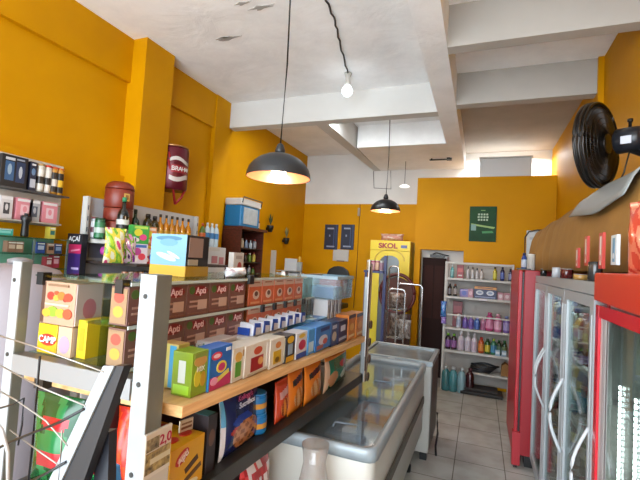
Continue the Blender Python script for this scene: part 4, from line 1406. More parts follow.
for li, z in enumerate(lvz):
    for k in range(15):
        q, nm = cc_[rnd.randrange(9)]
        dpos = dn[k // 5]
        bottle('soft_drink_bottle', '%s drink bottle behind the %s glass door, %s from near edge, %s shelf' % (nm, dpos, ORD[k % 5], ['lowest', 'second', 'third', 'top'][li]), 'bottle',
               (GX + .15, GY0 + .12 + k * (L_ - .24) / 14, z), .085, .22 + .06 * rnd.random(), 'pet', q, ('#c03030', '#e8e8e8', '#2a4a9a')[k % 3], ('#e8e4dc', '#c83a3a', '#f0d050')[(k + li) % 3], 'bottles inside the three-door cooler')

# near red cooler
NY0, NY1, NX = 1.12, 2.0, .455
t = thing('red_cooler', 'near bright red cooler with arched header and LED-lit glass door', 'cooler', (NX, NY0, 0))
L_ = NY1 - NY0
Hn = 1.715
redg = mat('#e01a30', .25, coat=.4)
redo = mat('#d8341f', .35)
G().box(.44, .48, 0, L_, 0, Hn, mat('#e9eae6', .5)).build('back_wall', t)
G().box(.04, .438, L_ - .036, L_ - .031, .21, Hn - .04, mat('#eceeea', .5)).build('inner_liner', t)
for y_ in (0, L_ - .03):
    G().box(.035, .44, y_, y_ + .03, 0, Hn, redg).build('side_panel', t)
G().box(.035, .44, .03, L_ - .03, 0, .2, redg).build('plinth', t)
G().box(.035, .44, .03, L_ - .03, Hn - .03, Hn, redg).build('top_panel', t)
# header, lower edge arched
zz = Hn - .16
pts = [(0, Hn), (0, zz + .03)] + [(L_ * k / 12, zz + .03 + .015 * (k / 12) ** 1.6) for k in range(1, 12)] + [(L_, zz + .045), (L_, Hn)]
G().prism(pts, 'X', -.012, .034, redo).build('header_panel', t, .008)
g = G()
g.box(-.004, .03, .0, .045, .1, zz + .028, redg).box(-.004, .03, L_ - .045, L_, .1, zz + .028, redg).box(-.004, .03, .045, L_ - .045, .1, .15, redg)
g.box(-.003, .029, .045, L_ - .045, zz - .02, zz + .028, redg)
d_ = g.build('cooler_door', t)
g = G()
for a_, c in ((.049, '#d8c8c4'), (.075, '#b8b4b4'), (.10, '#cfccca'), (.13, '#8f8a88')):
    g.box(.004, .02, L_ - a_ - .02, L_ - a_, .15, zz - .02, mat(c, .4, .2))
g.build('door_bars', d_)  # upright bars of differing grey along the door's far edge
G().box(.006, .012, .045, L_ - .15, .15, zz - .02, glass('#dfe8e4', .10, .02)).build('door_glass', d_)
g = G()
for yl in (.682, .522):
    for k in range(52):
        g.box(.03, .036, yl - .007, yl + .007, .3 + k * .0195, .312 + k * .0195, mat('#f4fbff', .3, emit=12))
g.build('light_strip', t)
for z in (.25, .60, .95, 1.22):
    G().box(.045, .43, .035, L_ - .035, z - .012, z - .001, mat('#c9cccd', .4)).build('cooler_shelf', t)
rnd = random.Random(5)
for li, z in enumerate((.25, .60, .95, 1.22)):
    for k in range(7):
        q, nm = cc_[rnd.choice((0, 1, 1, 3, 4, 4, 6))]
        bottle('soft_drink_bottle', '%s drink bottle in the near red cooler, %s from far end, %s shelf' % (nm, ORD[6 - k], ['lowest', 'second', 'third', 'top'][li]), 'bottle',
               (NX + .17, NY0 + .10 + k * .112, z), .085, .21 + .04 * rnd.random(), 'pet', q, ('#c03030', '#e8e8e8')[k % 2], ('#c8b8a8', '#a83a3a')[k % 2], 'bottles inside the near red cooler')

# ------------------------------------------------------------------ brown paper wrap lying along the cooler tops
kraft = mat('#b8863e', .75, noise=.22, scale=5, bump=.5)
t = thing('kraft_wrapping', 'long crumpled brown paper wrapping lying along the tops of the coolers', 'wrapping', (.62, 3.6, 1.725))
g = G()
n = 56
sect = []
for i in range(n + 1):
    y = -1.62 + 2.74 * i / n
    sk = -.12 * i / n
    far = max(0, (i / n - .45))
    wv = .009 * math.sin(i * 2.4) * (1 if i / n > .6 else .15)
    hh = .44 + .005 * math.sin(i * .5) - .06 * (i / n) ** 2
    sect.append([(-.05 + sk + wv, y, .0), (-.045 + sk + wv * 1.5, y, hh * .35), (-.02 + sk + wv * 1.3, y, hh * .75), (.02 + sk, y, hh), (.10 + sk * .5, y, hh * .98), (.24, y, hh * .80), (.25, y, 0)])
V = [[g.bm.verts.new(p) for p in s_] for s_ in sect]
k = g.mi(kraft)
for a, b in zip(V, V[1:]):
    for i in range(7):
        f = g.bm.faces.new([a[i], a[(i + 1) % 7], b[(i + 1) % 7], b[i]])
        f.material_index = k
        f.smooth = i not in (5, 6)
g.bm.faces.new(V[0][::-1]).material_index = k
g.bm.faces.new(V[-1]).material_index = k
g.build('paper_sheet', t)
# wire at the far end
g = G()
g.tube([(-.19, 1.14, .0), (-.195, 1.14, .34), (-.16, 1.14, .40), (-.08, 1.14, .42), (.1, 1.14, .42)], .008, mat('#2a2620', .5))
g.build('bent_wire', t)
t = thing('grey_cloth', 'grey plastic sheet draped over the near top of the brown wrapping', 'plastic sheet', (.72, 2.35, 2.14))
g = G()
nx_, ny_ = 8, 12
VV = []
for i in range(ny_ + 1):
    row = []
    for j in range(nx_ + 1):
        u, v = j / nx_, i / ny_
        pf = [(.548, 2.02), (.566, 2.07), (.582, 2.12), (.606, 2.165), (.63, 2.186), (.68, 2.192), (.73, 2.19), (.78, 2.16), (.82, 2.13)][j]
        lift = .05 * abs(v - .4) * max(0, 1 - u * 3)
        row.append(g.bm.verts.new((pf[0] - .72 - .004 - .035 * v + .004 * math.sin(8 * v), -.32 + .95 * v, pf[1] - 2.14 + lift * 1.6 + .003 * math.sin(9 * v + 6 * u))))
    VV.append(row)
k = g.mi(mat('#9aa0a0', .45))
for i in range(ny_):
    for j in range(nx_):
        f = g.bm.faces.new([VV[i][j], VV[i][j + 1], VV[i + 1][j + 1], VV[i + 1][j]])
        f.material_index = k
        f.smooth = True
o = g.build('draped_sheet', t)
sm = o.modifiers.new('thick', 'SOLIDIFY')
sm.thickness = .006
for i, (px, py, w, h, c, l2, lb) in enumerate(((578, 258, .055, .11, '#c8382c', '#ecdcd4', 'red and white tag, farthest of three on the brown wrapping'), (587, 251, .055, .15, '#cc4030', '#ecdcd4', 'red and white tag, middle of three on the brown wrapping'),
                                               (602, 254, .06, .16, '#d04438', '#f0e0d8', 'red and white tag, nearest of three on the brown wrapping'), (615.5, 250, .075, .12, '#dfeaee', '#5a9ac0', 'white and light blue tag beside the red and white ones'))):
    p = at(px, py, X=.50)
    carton('price_label', lb, 'label', (.50, p.y, max(1.735, p.z - h / 2)), -PI / 2, w, .012, h, c, [('f', 'r', .5, .5, .4, .8, l2), ('f', 'e', .5, .3, .3, .2, c)], 'tags on the brown wrapping', part='card')
pA, pB = at(632, 250, Y=1.95), at(645, 205, Y=1.95)
pouch('snack_bag', 'tall salmon red snack bag standing on the near red cooler', 'bag', (NX + .10, 1.79, Hn + .001), -PI / 2 + .5, .15, .08, .27, blotch(('#d85a3a', '#e07a5a', '#cc4a34', '#e89070'), 3, .4), nx=30, nz=40)
jk = [(566, 262, '#5a1c1c', .06, 'dark red can on the cooler top before the wrapping', .07), (556, 264, '#c8ccd2', .07, 'silver crumpled can on the cooler top, beside the dark red one', .06), (594, 268, '#3a3838', .09, 'black small box on the cooler top before the wrapping', .06),
      (543, 262, '#2c2a2a', .06, 'dark grey can on the far cooler top', .05), (580, 270, '#b89050', .03, 'flat tan packet on the cooler top', .07)]
for px, py, c, h, lb, w in jk:
    p = at(px, 268, X=.49)
    p.y = min(p.y, 4.5)
    bottle('drink_can', lb, 'can', (.495, p.y, 1.725 if p.y > 4.03 else 1.676), w, h, 'can', c, '#b8b8b8' if c != '#3a3838' else '#222222', None)
# far end of the cooler tops: white box, blue bottle, cups
pf = at(533, 240, Y=4.5)
carton('white_carton', 'white carton on top of the far red cooler in front of partition', 'box', (.53, 4.80, 1.722), 0, .17, .06, at(533, 229, Y=4.6).z - 1.722, '#dcdcda', [('f', 'r', .5, .8, .7, .06, '#bcbcbc')])
bottle('blue_bottle', 'small dark blue bottle with pale label on the far red cooler', 'bottle', (.385, 4.3, 1.722), .05, .16, 'round', '#22408a', '#1c2c60', '#c8d0e0')
bottle('cream_cup', 'white cup stack on the far red cooler beside the blue bottle', 'cup', (.44, 4.25, 1.722), .07, .15, 'can', '#dad8d0', '#e6e4de', '#c8c4bc')
t = thing('cooler_tray', 'thin black tray lying on top of the far red cooler', 'tray', (.5, 4.18, 1.7215))
G().box(-.19, -.08, -.12, .0, 0, .012, black_m).box(.0, .2, -.12, .0, 0, .03, black_m).build('tray_body', t)
bottle('black_cap_jar', 'black round object peeking over the far end of the wrapping', 'jar', (.78, 5.5, 1.0), .12, 1.2, 'can', '#1c1a1a', '#101010') if False else None
# ------------------------------------------------------------------ the double-sided gondola
GXR, GXL = -.80, -1.405       # aisle-side and wall-side uprights
GA, GB = .87, 2.80           # near and far uprights


def wz(y):                   # wooden shelf top
    return 1.262 - .040 * (y - .9)


BZ = .93                     # black lower shelf top


def bz_(y):
    return BZ


def bxf(y):                  # its front edge
    return -.825 + .062 * (y - 1.3)


t = thing('gondola_shelf', 'double-sided shop shelf with steel posts and long pale wooden shelf', 'shelf', (-1.085, .87, 0))
ox, oy = -1.085, .87
postm = mat('#b4babc', .4, .15, noise=.1, scale=14)
posts = mat('#7d8078', .4, .4, noise=.2, scale=10)


def post(x, y, w, d, h, nm='upright_post'):
    g = G()
    g.box(x - w / 2 - ox, x + w / 2 - ox, y - oy, y + .004 - oy, 0, h, postm)
    g.box(x - w / 2 - ox, x + w / 2 - ox, y + .004 - oy, y + d - oy, 0, h, posts)
    for z in (h - .06, h - .30, h - .54, h - .78):
        g.lathe([(.007, 0), (.007, .002)], mat('#30302e', .5), M=Matrix.Translation((x - ox - .006, y - oy - .0001, z)) @ Matrix.Rotation(PI / 2, 4, 'X'), seg=10)
    return g.build(nm, t)


post(-.848, GA, .056, .06, 1.632)
post(GXL, GA, .042, .035, 1.637)
g = G().box(-.755 - ox, -.725 - ox, GB - oy, GB + .05 - oy, BZ - .06, 1.60, postm)
g.box(-.757 - ox, -.753 - ox, GB - .001 - oy, GB + .051 - oy, BZ - .06, 1.60, posts)
g.build('upright_post', t)
post(GXL, GB, .03, .06, 1.60)
# centre back panel
G().box(-1.09 - ox, -1.07 - ox, .96 - oy, GB - oy, .12, 1.20, mat('#3a0f12', .5)).build('centre_panel', t)
G().box(-1.37 - ox, -.80 - ox, 1.0 - oy, 1.78 - oy, 0, .11, mat('#8a8880', .5)).box(-1.37 - ox, -1.05 - ox, 1.78 - oy, GB - oy, 0, .11, mat('#8a8880', .5)).build('base_plinth', t)


def slab(y0, y1, x0, x1, zf, th, m_, nm, par=None, n=1, x1b=0.):
    g = G()
    P = []
    for dz in (-th, 0):
        P += [(x0 - ox, y0 - oy, zf(y0) + dz), (x1 - ox, y0 - oy, zf(y0) + dz), (x1 + x1b - ox, y1 - oy, zf(y1) + dz), (x0 - ox, y1 - oy, zf(y1) + dz)]
    g.hexa(P, m_)
    return g.build(nm, par or t, .003)


slab(.96, GB - .003, -1.46, -.775, wz, .034, pine, 'wooden_shelf', x1b=.052)
blk = mat('#34322f', .4, noise=.2, scale=12)
g = G()
P = []
for dz in (-.06, 0):
    P += [(-1.06 - ox, .97 - oy, BZ + dz), (bxf(.97) - ox, .97 - oy, BZ + dz), (bxf(GB - .01) - ox, GB - .01 - oy, BZ + dz), (-1.06 - ox, GB - .01 - oy, BZ + dz)]
g.hexa(P, blk)
g.build('black_shelf', t, .003)
slab(.96, GB - .003, -1.50, -1.10, lambda y: .86, .03, mat('#4a4844', .4), 'black_shelf')
slab(1.0, 1.79, -1.06, -.83, lambda y: .42, .03, mat('#cfcdc8', .4), 'lower_shelf')
for (y_, z_) in ((1.50, 1.10), (1.68, 1.12), (1.86, 1.13), (2.05, 1.14)):
    G().lathe([(.013, -.003), (.013, .003)], white_m, M=Matrix.Translation((-1.066 - ox, y_ - oy, z_)) @ Matrix.Rotation(PI / 2, 4, 'Y'), seg=12).build('light_dot', t)  # white discs standing in for the bright light dots at the peg holes
# glass decks
GZ = (1.345, 1.470, 1.598)
for z, x0, x1, ya, yb in ((GZ[0], -1.375, -.955, .912, 2.35), (GZ[1], -1.125, -.955, .912, 2.35), (GZ[2], -1.375, -.955, .912, 2.22)):
    o = G().box(x0 - ox, x1 - ox, ya - oy, yb - oy, z - .006, z - .0005, glass('#d6ebe2', .12, .03)).box(x1 - ox, x1 + .004 - ox, ya - oy, yb - oy, z - .008, z + .002, mat('#c9d6d0', .25)).build('glass_deck', t)
G().box(-1.125 - ox, -1.12 - ox, .965 - oy, 2.35 - oy, 1.24, 1.59, glass('#dfe9e6', .08, .05)).build('acrylic_divider', t)
for y_ in (1.58, 2.33):
    G().box(-1.118 - ox, -.965 - ox, y_ - oy, y_ + .004 - oy, 1.24, 1.59, glass('#dfe9e6', .08, .05)).build('acrylic_divider', t)
g = G()
g.box(-1.38 - ox, -.88 - ox, .872 - oy, .91 - oy, 1.335, 1.343, mat('#5a554c', .4))
g.box(-1.38 - ox, -.88 - ox, .866 - oy, .872 - oy, 1.285, 1.343, mat('#8d9092', .35, .4))
g.build('end_rail', t)
for x_ in (-1.26, -.97):
    G().box(x_ - .02 - ox, x_ + .02 - ox, .875 - oy, .905 - oy, 1.25, 1.284, black_m).build('rail_clip', t)
for (x_, y_, z_) in ((-1.35, .925, 1.60), (-1.0, .925, 1.60)):
    G().box(x_ - .015 - ox, x_ + .015 - ox, y_ - .015 - oy, y_ + .015 - oy, z_ - .035, z_ + .006, black_m).build('glass_clip', t)
G().box(-.955 - ox, -.94 - ox, 1.555 - oy, 1.59 - oy, 1.575, 1.615, black_m).build('glass_clip', t)

# ---- near end: lower panel with price poster
G().box(-.819 - ox, -.813 - ox, .868 - oy, .966 - oy, .3, 1.205, mat('#c9c4ba', .45)).build('side_panel', t)
th_ = thing('price_poster', 'paper price poster reading 2,0 with dark food pictures on the near post', 'poster', (-.8125, .917, 1.085))
G().box(0, .002, -.049, .049, 0, .12, mat('#d8d2c6', .5)).build('paper_sheet', th_)
g = G()
g.box(.002, .0032, -.046, .046, .012, .068, mat('#3c2a1c', .5, noise=.6, scale=60, c2='#c8b070'))
g.box(.002, .0032, -.046, .0, .072, .105, mat('#2c241c', .5, noise=.6, scale=60, c2='#b8a880'))
g.box(.002, .0034, -.030, .046, .035, .05, mat('#cfc6a8', .5))
g.build('food_picture', th_)
text('2,0', th_, (.004, .024, .088), .038, mat('#b01048', .4), rz=PI / 2)

R90 = PI / 2
FX = -.80                     # front face of the goods on the wooden shelf


def gy(px, py, X=FX):
    return at(px, py, X=X).y


def item(name, label, cat, px0, px1, py, h, dep, base, art, X=FX, zf=wz, group=None, txt=(), rz=R90, hfix=None):
    for _ in range(5):
        y0, y1 = gy(px0, py, X), gy(px1, py, X)
        w = (y1 - y0) * .97
        yc = (y0 + y1) / 2
        X = -.805 + .028 * (yc - .96)
    return carton(name, label, cat, (X - dep / 2, yc, zf(yc) + (.0015 + .04 * w / 2)), rz, w, dep, h, base, art, group, txt), yc, w


WS = 'cartons standing on the long wooden shelf'
L_lime = [('l', 'r', .5, .55, .35, .5, '#dfe8e0'), ('l', 'r', .5, .15, .8, .2, '#a8e030'), ('f', 'e', .5, .78, .8, .25, '#c89a50'), ('f', 'e', .35, .4, .4, .4, '#d8c830'), ('f', 'e', .7, .35, .35, .35, '#c8a020'), ('f', 'r', .5, .92, .8, .1, '#8a9a40')]
item('cake_mix_carton', 'lime green and olive carton at the near end of the wooden shelf', 'box', 190, 206, 395, .135, .075, '#8aa81c', L_lime, group=WS, txt=[('MIX', .5, .6, .022, '#f4f0d0', 'f')])
y_ = gy(183, 400)
carton('cake_mix_carton', 'pale blue and yellow carton lying behind the lime green one', 'box', (-.955, 1.09, wz(1.03) + .003), R90, .055, .13, .14, '#d8c870', [('l', 'r', .15, .5, .2, .95, '#4aa8d8'), ('l', 'r', .6, .5, .5, .9, '#e0d8a0'), ('t', 'r', .5, .5, .9, .9, '#d8b070')], WS)
item('cookie_carton', 'blue carton with pink and red ovals beside the lime green carton', 'box', 207, 230, 385, .135, .06, '#2a6ac0',
     [('f', 'r', .5, .14, 1, .3, '#c0306a'), ('f', 'e', .32, .80, .45, .2, '#d03a50'), ('f', 'e', .32, .80, .3, .1, '#f0d0d8'), ('f', 'e', .55, .5, .45, .3, '#e8d84a'), ('f', 'e', .55, .5, .32, .2, '#c83a70'), ('f', 'r', .6, .26, .6, .1, '#e0d060', .3), ('f', 'r', .82, .9, .2, .08, '#e8e8f0'), ('f', 'e', .25, .2, .3, .2, '#f0a0c0'), ('f', 'r', .02, .5, .05, 1, '#2a90d0')], group=WS)
item('gelatin_carton', 'white carton with green picture right of the blue carton', 'box', 231.5, 243, 377, .118, .09, '#ded8cc',
     [('f', 'e', .5, .72, .6, .3, '#d8a850'), ('f', 'r', .5, .35, .5, .45, '#5a9a30'), ('f', 'r', .9, .8, .12, .2, '#b88a50')], group=WS)
item('gelatin_carton', 'white carton with large dark red picture on the wooden shelf', 'box', 244, 268.5, 370, .118, .09, '#e2dacc',
     [('f', 'e', .5, .75, .35, .26, '#c8502c'), ('f', 'r', .48, .34, .5, .45, '#a01c20'), ('f', 'e', .62, .38, .22, .25, '#e0a860'), ('f', 'r', .92, .5, .1, .8, '#e8e4e0'), ('f', 'r', .5, .06, .8, .05, '#c8b8a0')], group=WS)
item('gelatin_carton', 'white carton with yellow picture on the wooden shelf', 'box', 269.5, 283.5, 361, .118, .09, '#e2dccc',
     [('f', 'e', .55, .76, .4, .24, '#d0803a'), ('f', 'r', .5, .34, .55, .45, '#d0a818'), ('f', 'e', .5, .25, .3, .2, '#7a5a10')], group=WS)
item('milk_powder_carton', 'black carton with yellow sun and pale stripe on the wooden shelf', 'box', 285, 294.5, 357, .118, .08, '#2a2a30',
     [('f', 'e', .5, .84, .7, .28, '#e8b820'), ('f', 'r', .5, .48, .45, .4, '#9ab0c8'), ('f', 'r', .5, .12, .8, .2, '#e0a818'), ('l', 'r', .5, .5, .9, .9, '#e8e0c0')], group=WS)
item('juice_carton', 'white carton with red berry and blue foot on the wooden shelf', 'box', 295.5, 306.5, 353, .12, .08, '#dfe0e6',
     [('f', 'e', .55, .5, .65, .4, '#c03050'), ('f', 'e', .5, .86, .6, .16, '#e8c040'), ('f', 'r', .5, .1, .9, .2, '#2a50a8')], group=WS)
item('cocoa_carton', 'sky blue carton right of the berry carton', 'box', 307.5, 314, 350, .125, .09, '#4a98d8', [('f', 'r', .5, .3, .7, .4, '#c8e0f0'), ('l', 'r', .5, .5, .8, .8, '#68b0e4')], group=WS)
item('cocoa_carton', 'blue carton with red and white picture facing the aisle', 'box', 315, 330, 346, .13, .09, '#3a80c8',
     [('f', 'r', .6, .82, .6, .14, '#20306a'), ('f', 'e', .5, .4, .6, .4, '#d8dce8'), ('f', 'e', .62, .32, .3, .25, '#c05040'), ('f', 'r', .3, .15, .4, .15, '#b06050')], group=WS)
item('oat_carton', 'dark blue and brown narrow carton on the wooden shelf', 'box', 331, 337, 340, .135, .09, '#28406a', [('f', 'e', .5, .4, .7, .4, '#c8b8a0'), ('f', 'r', .5, .8, .7, .15, '#c0c8d8')], group=WS)
for i, (a_, b_, base, lb) in enumerate(((338, 347, '#2a2c52', 'indigo blue carton with white emblem before the orange cartons'),)):
    item('biscuit_carton', lb, 'box', a_, b_, 337, .135, .09, base, [('f', 'r', .5, .65, .5, .25, '#d8d8e4'), ('f', 'r', .5, .2, .8, .12, '#b8bccc'), ('l', 'r', .5, .5, .6, .7, '#c0c4cc')], group=WS)
item('biscuit_carton', 'orange carton with dark top, left of the far pair', 'box', 348, 355, 334, .16, .09, '#cc7418', [('f', 'r', .5, .92, 1, .14, '#22243c'), ('f', 'e', .5, .5, .6, .3, '#e8a850'), ('f', 'r', .5, .15, .7, .1, '#e8c890')], group=WS)
item('biscuit_carton', 'orange carton with dark top, right of the far pair by the post', 'box', 356, 363, 331, .16, .09, '#d07a1c', [('f', 'r', .5, .92, 1, .14, '#22243c'), ('f', 'e', .5, .5, .6, .3, '#e0984a'), ('f', 'r', .5, .15, .7, .1, '#e8c890')], group=WS)

# flat cartons and packs lying in rows behind the fronts
t2 = carton('flat_carton', 'thin white carton lying flat behind the blue carton with ovals', 'box', (-.95, 1.33, wz(1.33) + .10), R90, .16, .11, .012, '#d8d0cc', [('t', 'r', .5, .5, .85, .8, '#c8bcb8')])
t2.location.z = wz(1.33) + .119
carton('gelatin_carton', 'white carton standing under the thin flat carton', 'box', (-.95, 1.33, wz(1.25)), R90, .17, .10, .118, '#d4ccc0', [('t', 'r', .5, .5, .9, .9, '#e0dcd4')], WS)
for i, yb in enumerate((1.52, 1.645, 1.77)):
    carton('gelatin_carton', '%s white carton, one row behind the fronts on the wooden shelf' % ['nearest', 'middle', 'farthest'][i], 'box', (-.945, yb, wz(yb - .06) + .002), R90, .118, .10, .116, '#dcd6cc', [('t', 'r', .5, .5, .8, .85, '#e8e6e2'), ('f', 'r', .5, .5, .6, .6, '#b8a088')], WS)
# white-and-blue packs lying in a row (behind)
wb = None
for i in range(7):
    yb = 1.56 + i * .082
    lb = 'white and blue folded pack, %s from near end of the slanted row' % ORD[i]
    t3 = thing('napkin_pack', lb, 'packet', (-.945, yb, wz(1.5) + .118), R90, 'white and blue packs in a slanted row')
    g = G()
    g.hexa([(-.036, -.055, 0), (.036, -.055, 0), (.036, .055, 0), (-.036, .055, 0), (-.02, -.05, .052), (.046, -.05, .04), (.046, .05, .046), (-.02, .05, .058)], mat('#dfe3ee', .35))
    g.build('pack_body', t3, .006)
    g = G()
    g.hexa([(-.0225, -.0535, .038), (.03, -.053, .032), (.03, -.0515, .05), (-.02, -.0505, .0555), (-.0225, -.0535, .0385), (.03, -.0545, .032), (.03, -.053, .051), (-.02, -.052, .0565)], mat('#1c48a8', .4))
    g.hexa([(-.034, -.057, .005), (-.016, -.057, .005), (-.006, -.053, .05), (-.018, -.053, .055), (-.034, -.0555, .005), (-.016, -.0555, .005), (-.006, -.0515, .05), (-.018, -.0515, .055)], mat('#2450b0', .4))
    g.box(-.04, -.0365, -.04, .04, .004, .035, mat('#1c48a8', .4))
    g.build('printed_pattern', t3)
# blue packs piled behind (px 285-345, y 315-330)
bl = [('#3f86c8', '#a8c8e8'), ('#5a9ad8', '#2a5a9a'), ('#2f6ab0', '#c8dcf0'), ('#7ab0e0', '#3a70b8')]
k_ = 0
for r_ in range(2):
    for i in range(3):
        yb = 2.17 + i * .115
        c, l = bl[(i + r_) % 4]
        zb_ = wz(2.1) + .0 + r_ * .066
        carton('milk_carton', '%s blue carton lying on its side, %s from near end in the %s layer' % (['deep', 'bright', 'dark', 'light'][(i + r_) % 4], ORD[i], ['lower', 'upper'][r_]), 'box', (-.955 + .01 * (i % 2), yb, zb_), R90, .105, .12, .062, c,
               [('t', 'r', .5, .5, .8, .5, l), ('t', 'r', .3, .75, .3, .2, '#e8eef4'), ('f', 'r', .5, .5, .8, .5, l)], 'blue cartons lying behind the fronts')

# ---- goods on the glass decks: brown and orange cartons
n = 5
BR = 'brown tea cartons on the glass decks'
yA = .915
bw = (1.565 - yA) / n
src = None
for lvl in (0, 1):
    for i in range(n):
        yc = yA + bw * (i + .5)
        lb = 'brown carton with red script logo, %s from near end, %s glass deck' % (ORD[i], ['lower', 'upper'][lvl])
        loc = (-1.0, yc, GZ[lvl])
        if src is None:
            src = carton('tea_carton', lb, 'box', loc, R90, bw * .96, .07, .116, '#7a5248',
                         [('f', 'e', .55, .78, .75, .32, '#8a1c22'), ('f', 'e', .2, .8, .25, .25, '#4a6a2a'), ('f', 'r', .7, .34, .42, .3, '#c8a898'), ('f', 'r', .3, .45, .35, .06, '#b89080'), ('f', 'r', .3, .3, .35, .06, '#b89080'), ('f', 'r', .5, .07, .9, .06, '#8a5a4a'),
                          ('l', 'r', .5, .5, .9, .9, '#9a7a58'), ('l', 'e', .5, .72, .6, .3, '#c84a3a'), ('l', 'e', .5, .35, .6, .3, '#c89a3a')], BR, [('Apti', .58, .78, .034, '#f0c8c8', 'f')])
        else:
            dup(src, loc, R90, lb)
n = 5
OR_ = 'orange tea cartons on the glass decks'
yA = 1.60
bw = (2.20 - yA) / n
src = None
for lvl in (1, 0):
    for i in range(n):
        yc = yA + bw * (i + .5)
        lb = 'orange carton with round pale emblem, %s from near end, %s glass deck' % (ORD[i], ['lower', 'upper'][lvl])
        loc = (-1.035, yc, GZ[lvl])
        if src is None:
            src = carton('oat_carton', lb, 'box', loc, R90, bw * .95, .13, .12, '#d66a3e',
                         [('f', 'r', .5, .87, .98, .26, '#dcb8a4'), ('f', 'r', .5, .9, .6, .05, '#b0684c'), ('f', 'e', .55, .42, .5, .36, '#e0cdbc'), ('f', 'e', .55, .46, .28, .2, '#6a4438'), ('f', 'r', .5, .12, .7, .08, '#e8a070')], OR_)
        else:
            dup(src, loc, R90, lb)
for i in range(5):
    yc = yA + bw * (i + .5) + .03
    t3 = thing('shelf_clip', 'small black clip hooked on the glass deck edge, %s from near end' % ORD[i], 'clip', (-.949, yc, GZ[1] - .03), 0, 'black clips on the glass edge')
    G().box(-.0, .012, -.014, .014, 0, .034, black_m).build('clip_body', t3, .003)

# on the top glass deck
t3 = carton('almanac_carton', 'tall carton with blue sky picture above yellow band on glass top', 'box', (-1.235, 1.44, GZ[2]), 0, .19, .15, .175, '#24242a',
            [('f', 'r', .5, .62, 1, .76, '#7fb0cc'), ('f', 'r', .5, .12, 1, .25, '#d8aa3c'), ('f', 'e', .45, .45, .6, .14, '#c8dcd8', -.25), ('f', 'e', .65, .5, .4, .07, '#e4ece4', -.4), ('f', 'e', .5, .9, .75, .12, '#4a7f9c'), ('f', 'e', .5, .8, .5, .18, '#6ca2c0'),
             ('r', 'r', .4, .7, .6, .48, '#a08478'), ('r', 'r', .3, .34, .42, .14, '#b8a890'), ('r', 'r', .5, .12, 1, .25, '#b88a18')])
pouch('tissue_pack', 'crumpled white tissue pack right of the blue-sky carton', 'packet', (-1.06, 1.62, GZ[2] + .0005), R90, .16, .08, .045, blotch(('#d8dae0', '#e8e8ec', '#c8b8c0'), 5), nx=12, nz=8)
carton('flyer_stack', 'small white and red leaflet stack behind the blue-sky carton', 'leaflets', (-1.14, 1.74, GZ[2]), R90, .09, .03, .115, '#d8d4d0', [('f', 'e', .6, .4, .4, .4, '#b84a48'), ('f', 'r', .5, .8, .6, .15, '#b0a4a0')])

# ---- near left end of gondola: fruit cartons
carton('fruit_tea_carton', 'tan carton printed with rows of fruit, nearest end of the glass shelf', 'box', (-1.268, .97, GZ[0] + .096), 0, .158, .10, .138, '#b89478',
       [('f', 'r', .06, .5, .1, .96, '#5a3a2a'), ('f', 'e', .28, .66, .22, .2, '#b8342a'), ('f', 'e', .45, .62, .18, .14, '#d89a3a'), ('f', 'e', .45, .74, .14, .1, '#c84a2a'), ('f', 'e', .6, .68, .22, .2, '#d8702a'), ('f', 'e', .72, .6, .12, .1, '#8a2a20'), ('f', 'e', .8, .66, .25, .2, '#c8402c'), ('f', 'e', .38, .3, .34, .24, '#8ab030'), ('f', 'e', .2, .26, .24, .2, '#d8a030'),
        ('f', 'e', .62, .28, .26, .22, '#d8a838'), ('f', 'e', .82, .28, .26, .24, '#c85030'), ('f', 'r', .5, .92, .6, .05, '#8a6a50'), ('f', 'r', .5, .47, .7, .04, '#d8c0a0'), ('r', 'r', .5, .5, .95, .95, '#b0a098'), ('r', 'e', .5, .4, .5, .5, '#a86a70')])
carton('drink_powder_carton', 'yellow carton reading CAMP beneath the fruit-printed carton', 'box', (-1.303, .97, GZ[0]), 0, .09, .10, .094, '#e0c010',
       [('f', 'r', .5, .2, .96, .3, '#d8a010'), ('f', 'e', .55, .48, .9, .42, '#c82a18')], txt=[('CAMP', .55, .48, .03, '#f4f0e8', 'f')])
carton('drink_powder_carton', 'beige carton with lilac emblem right of the yellow CAMP carton', 'box', (-1.222, .97, GZ[0]), 0, .062, .10, .094, '#c8aa8c', [('f', 'e', .5, .4, .8, .6, '#a890a8'), ('r', 'r', .5, .5, .9, .9, '#b8a498')])
# lower beige pieces behind post (left edge)
carton('rice_carton', 'red and white small carton beside the near left post', 'box', (-1.335, 1.12, GZ[0]), 0, .07, .08, .16, '#dcdcdc', [('f', 'r', .5, .3, 1, .3, '#c8302c'), ('f', 'e', .5, .7, .6, .3, '#7aa060')])

# green sachets on wooden shelf (px 165-235, y 322-355)
for i, (yb, xb, lb) in enumerate(((1.16, -.915, 'green and clear sachet leaning on the brown cartons, nearest the post'), (1.27, -.905, 'pale green sachet leaning right of the other sachet'))):
    t3 = pouch('herb_sachet', lb, 'sachet', (xb, yb, wz(1.1) + .001), R90 + .1, .11, .03, .115, blotch((('#3a6a58', '#88a89c', '#c0c8c4', '#4a7a68'), ('#b0bcb8', '#5a8a78', '#c8d0cc', '#a8b0c0'))[i], 7, i), 'herb sachets on the wooden shelf', nx=12, nz=12, lean=.25)

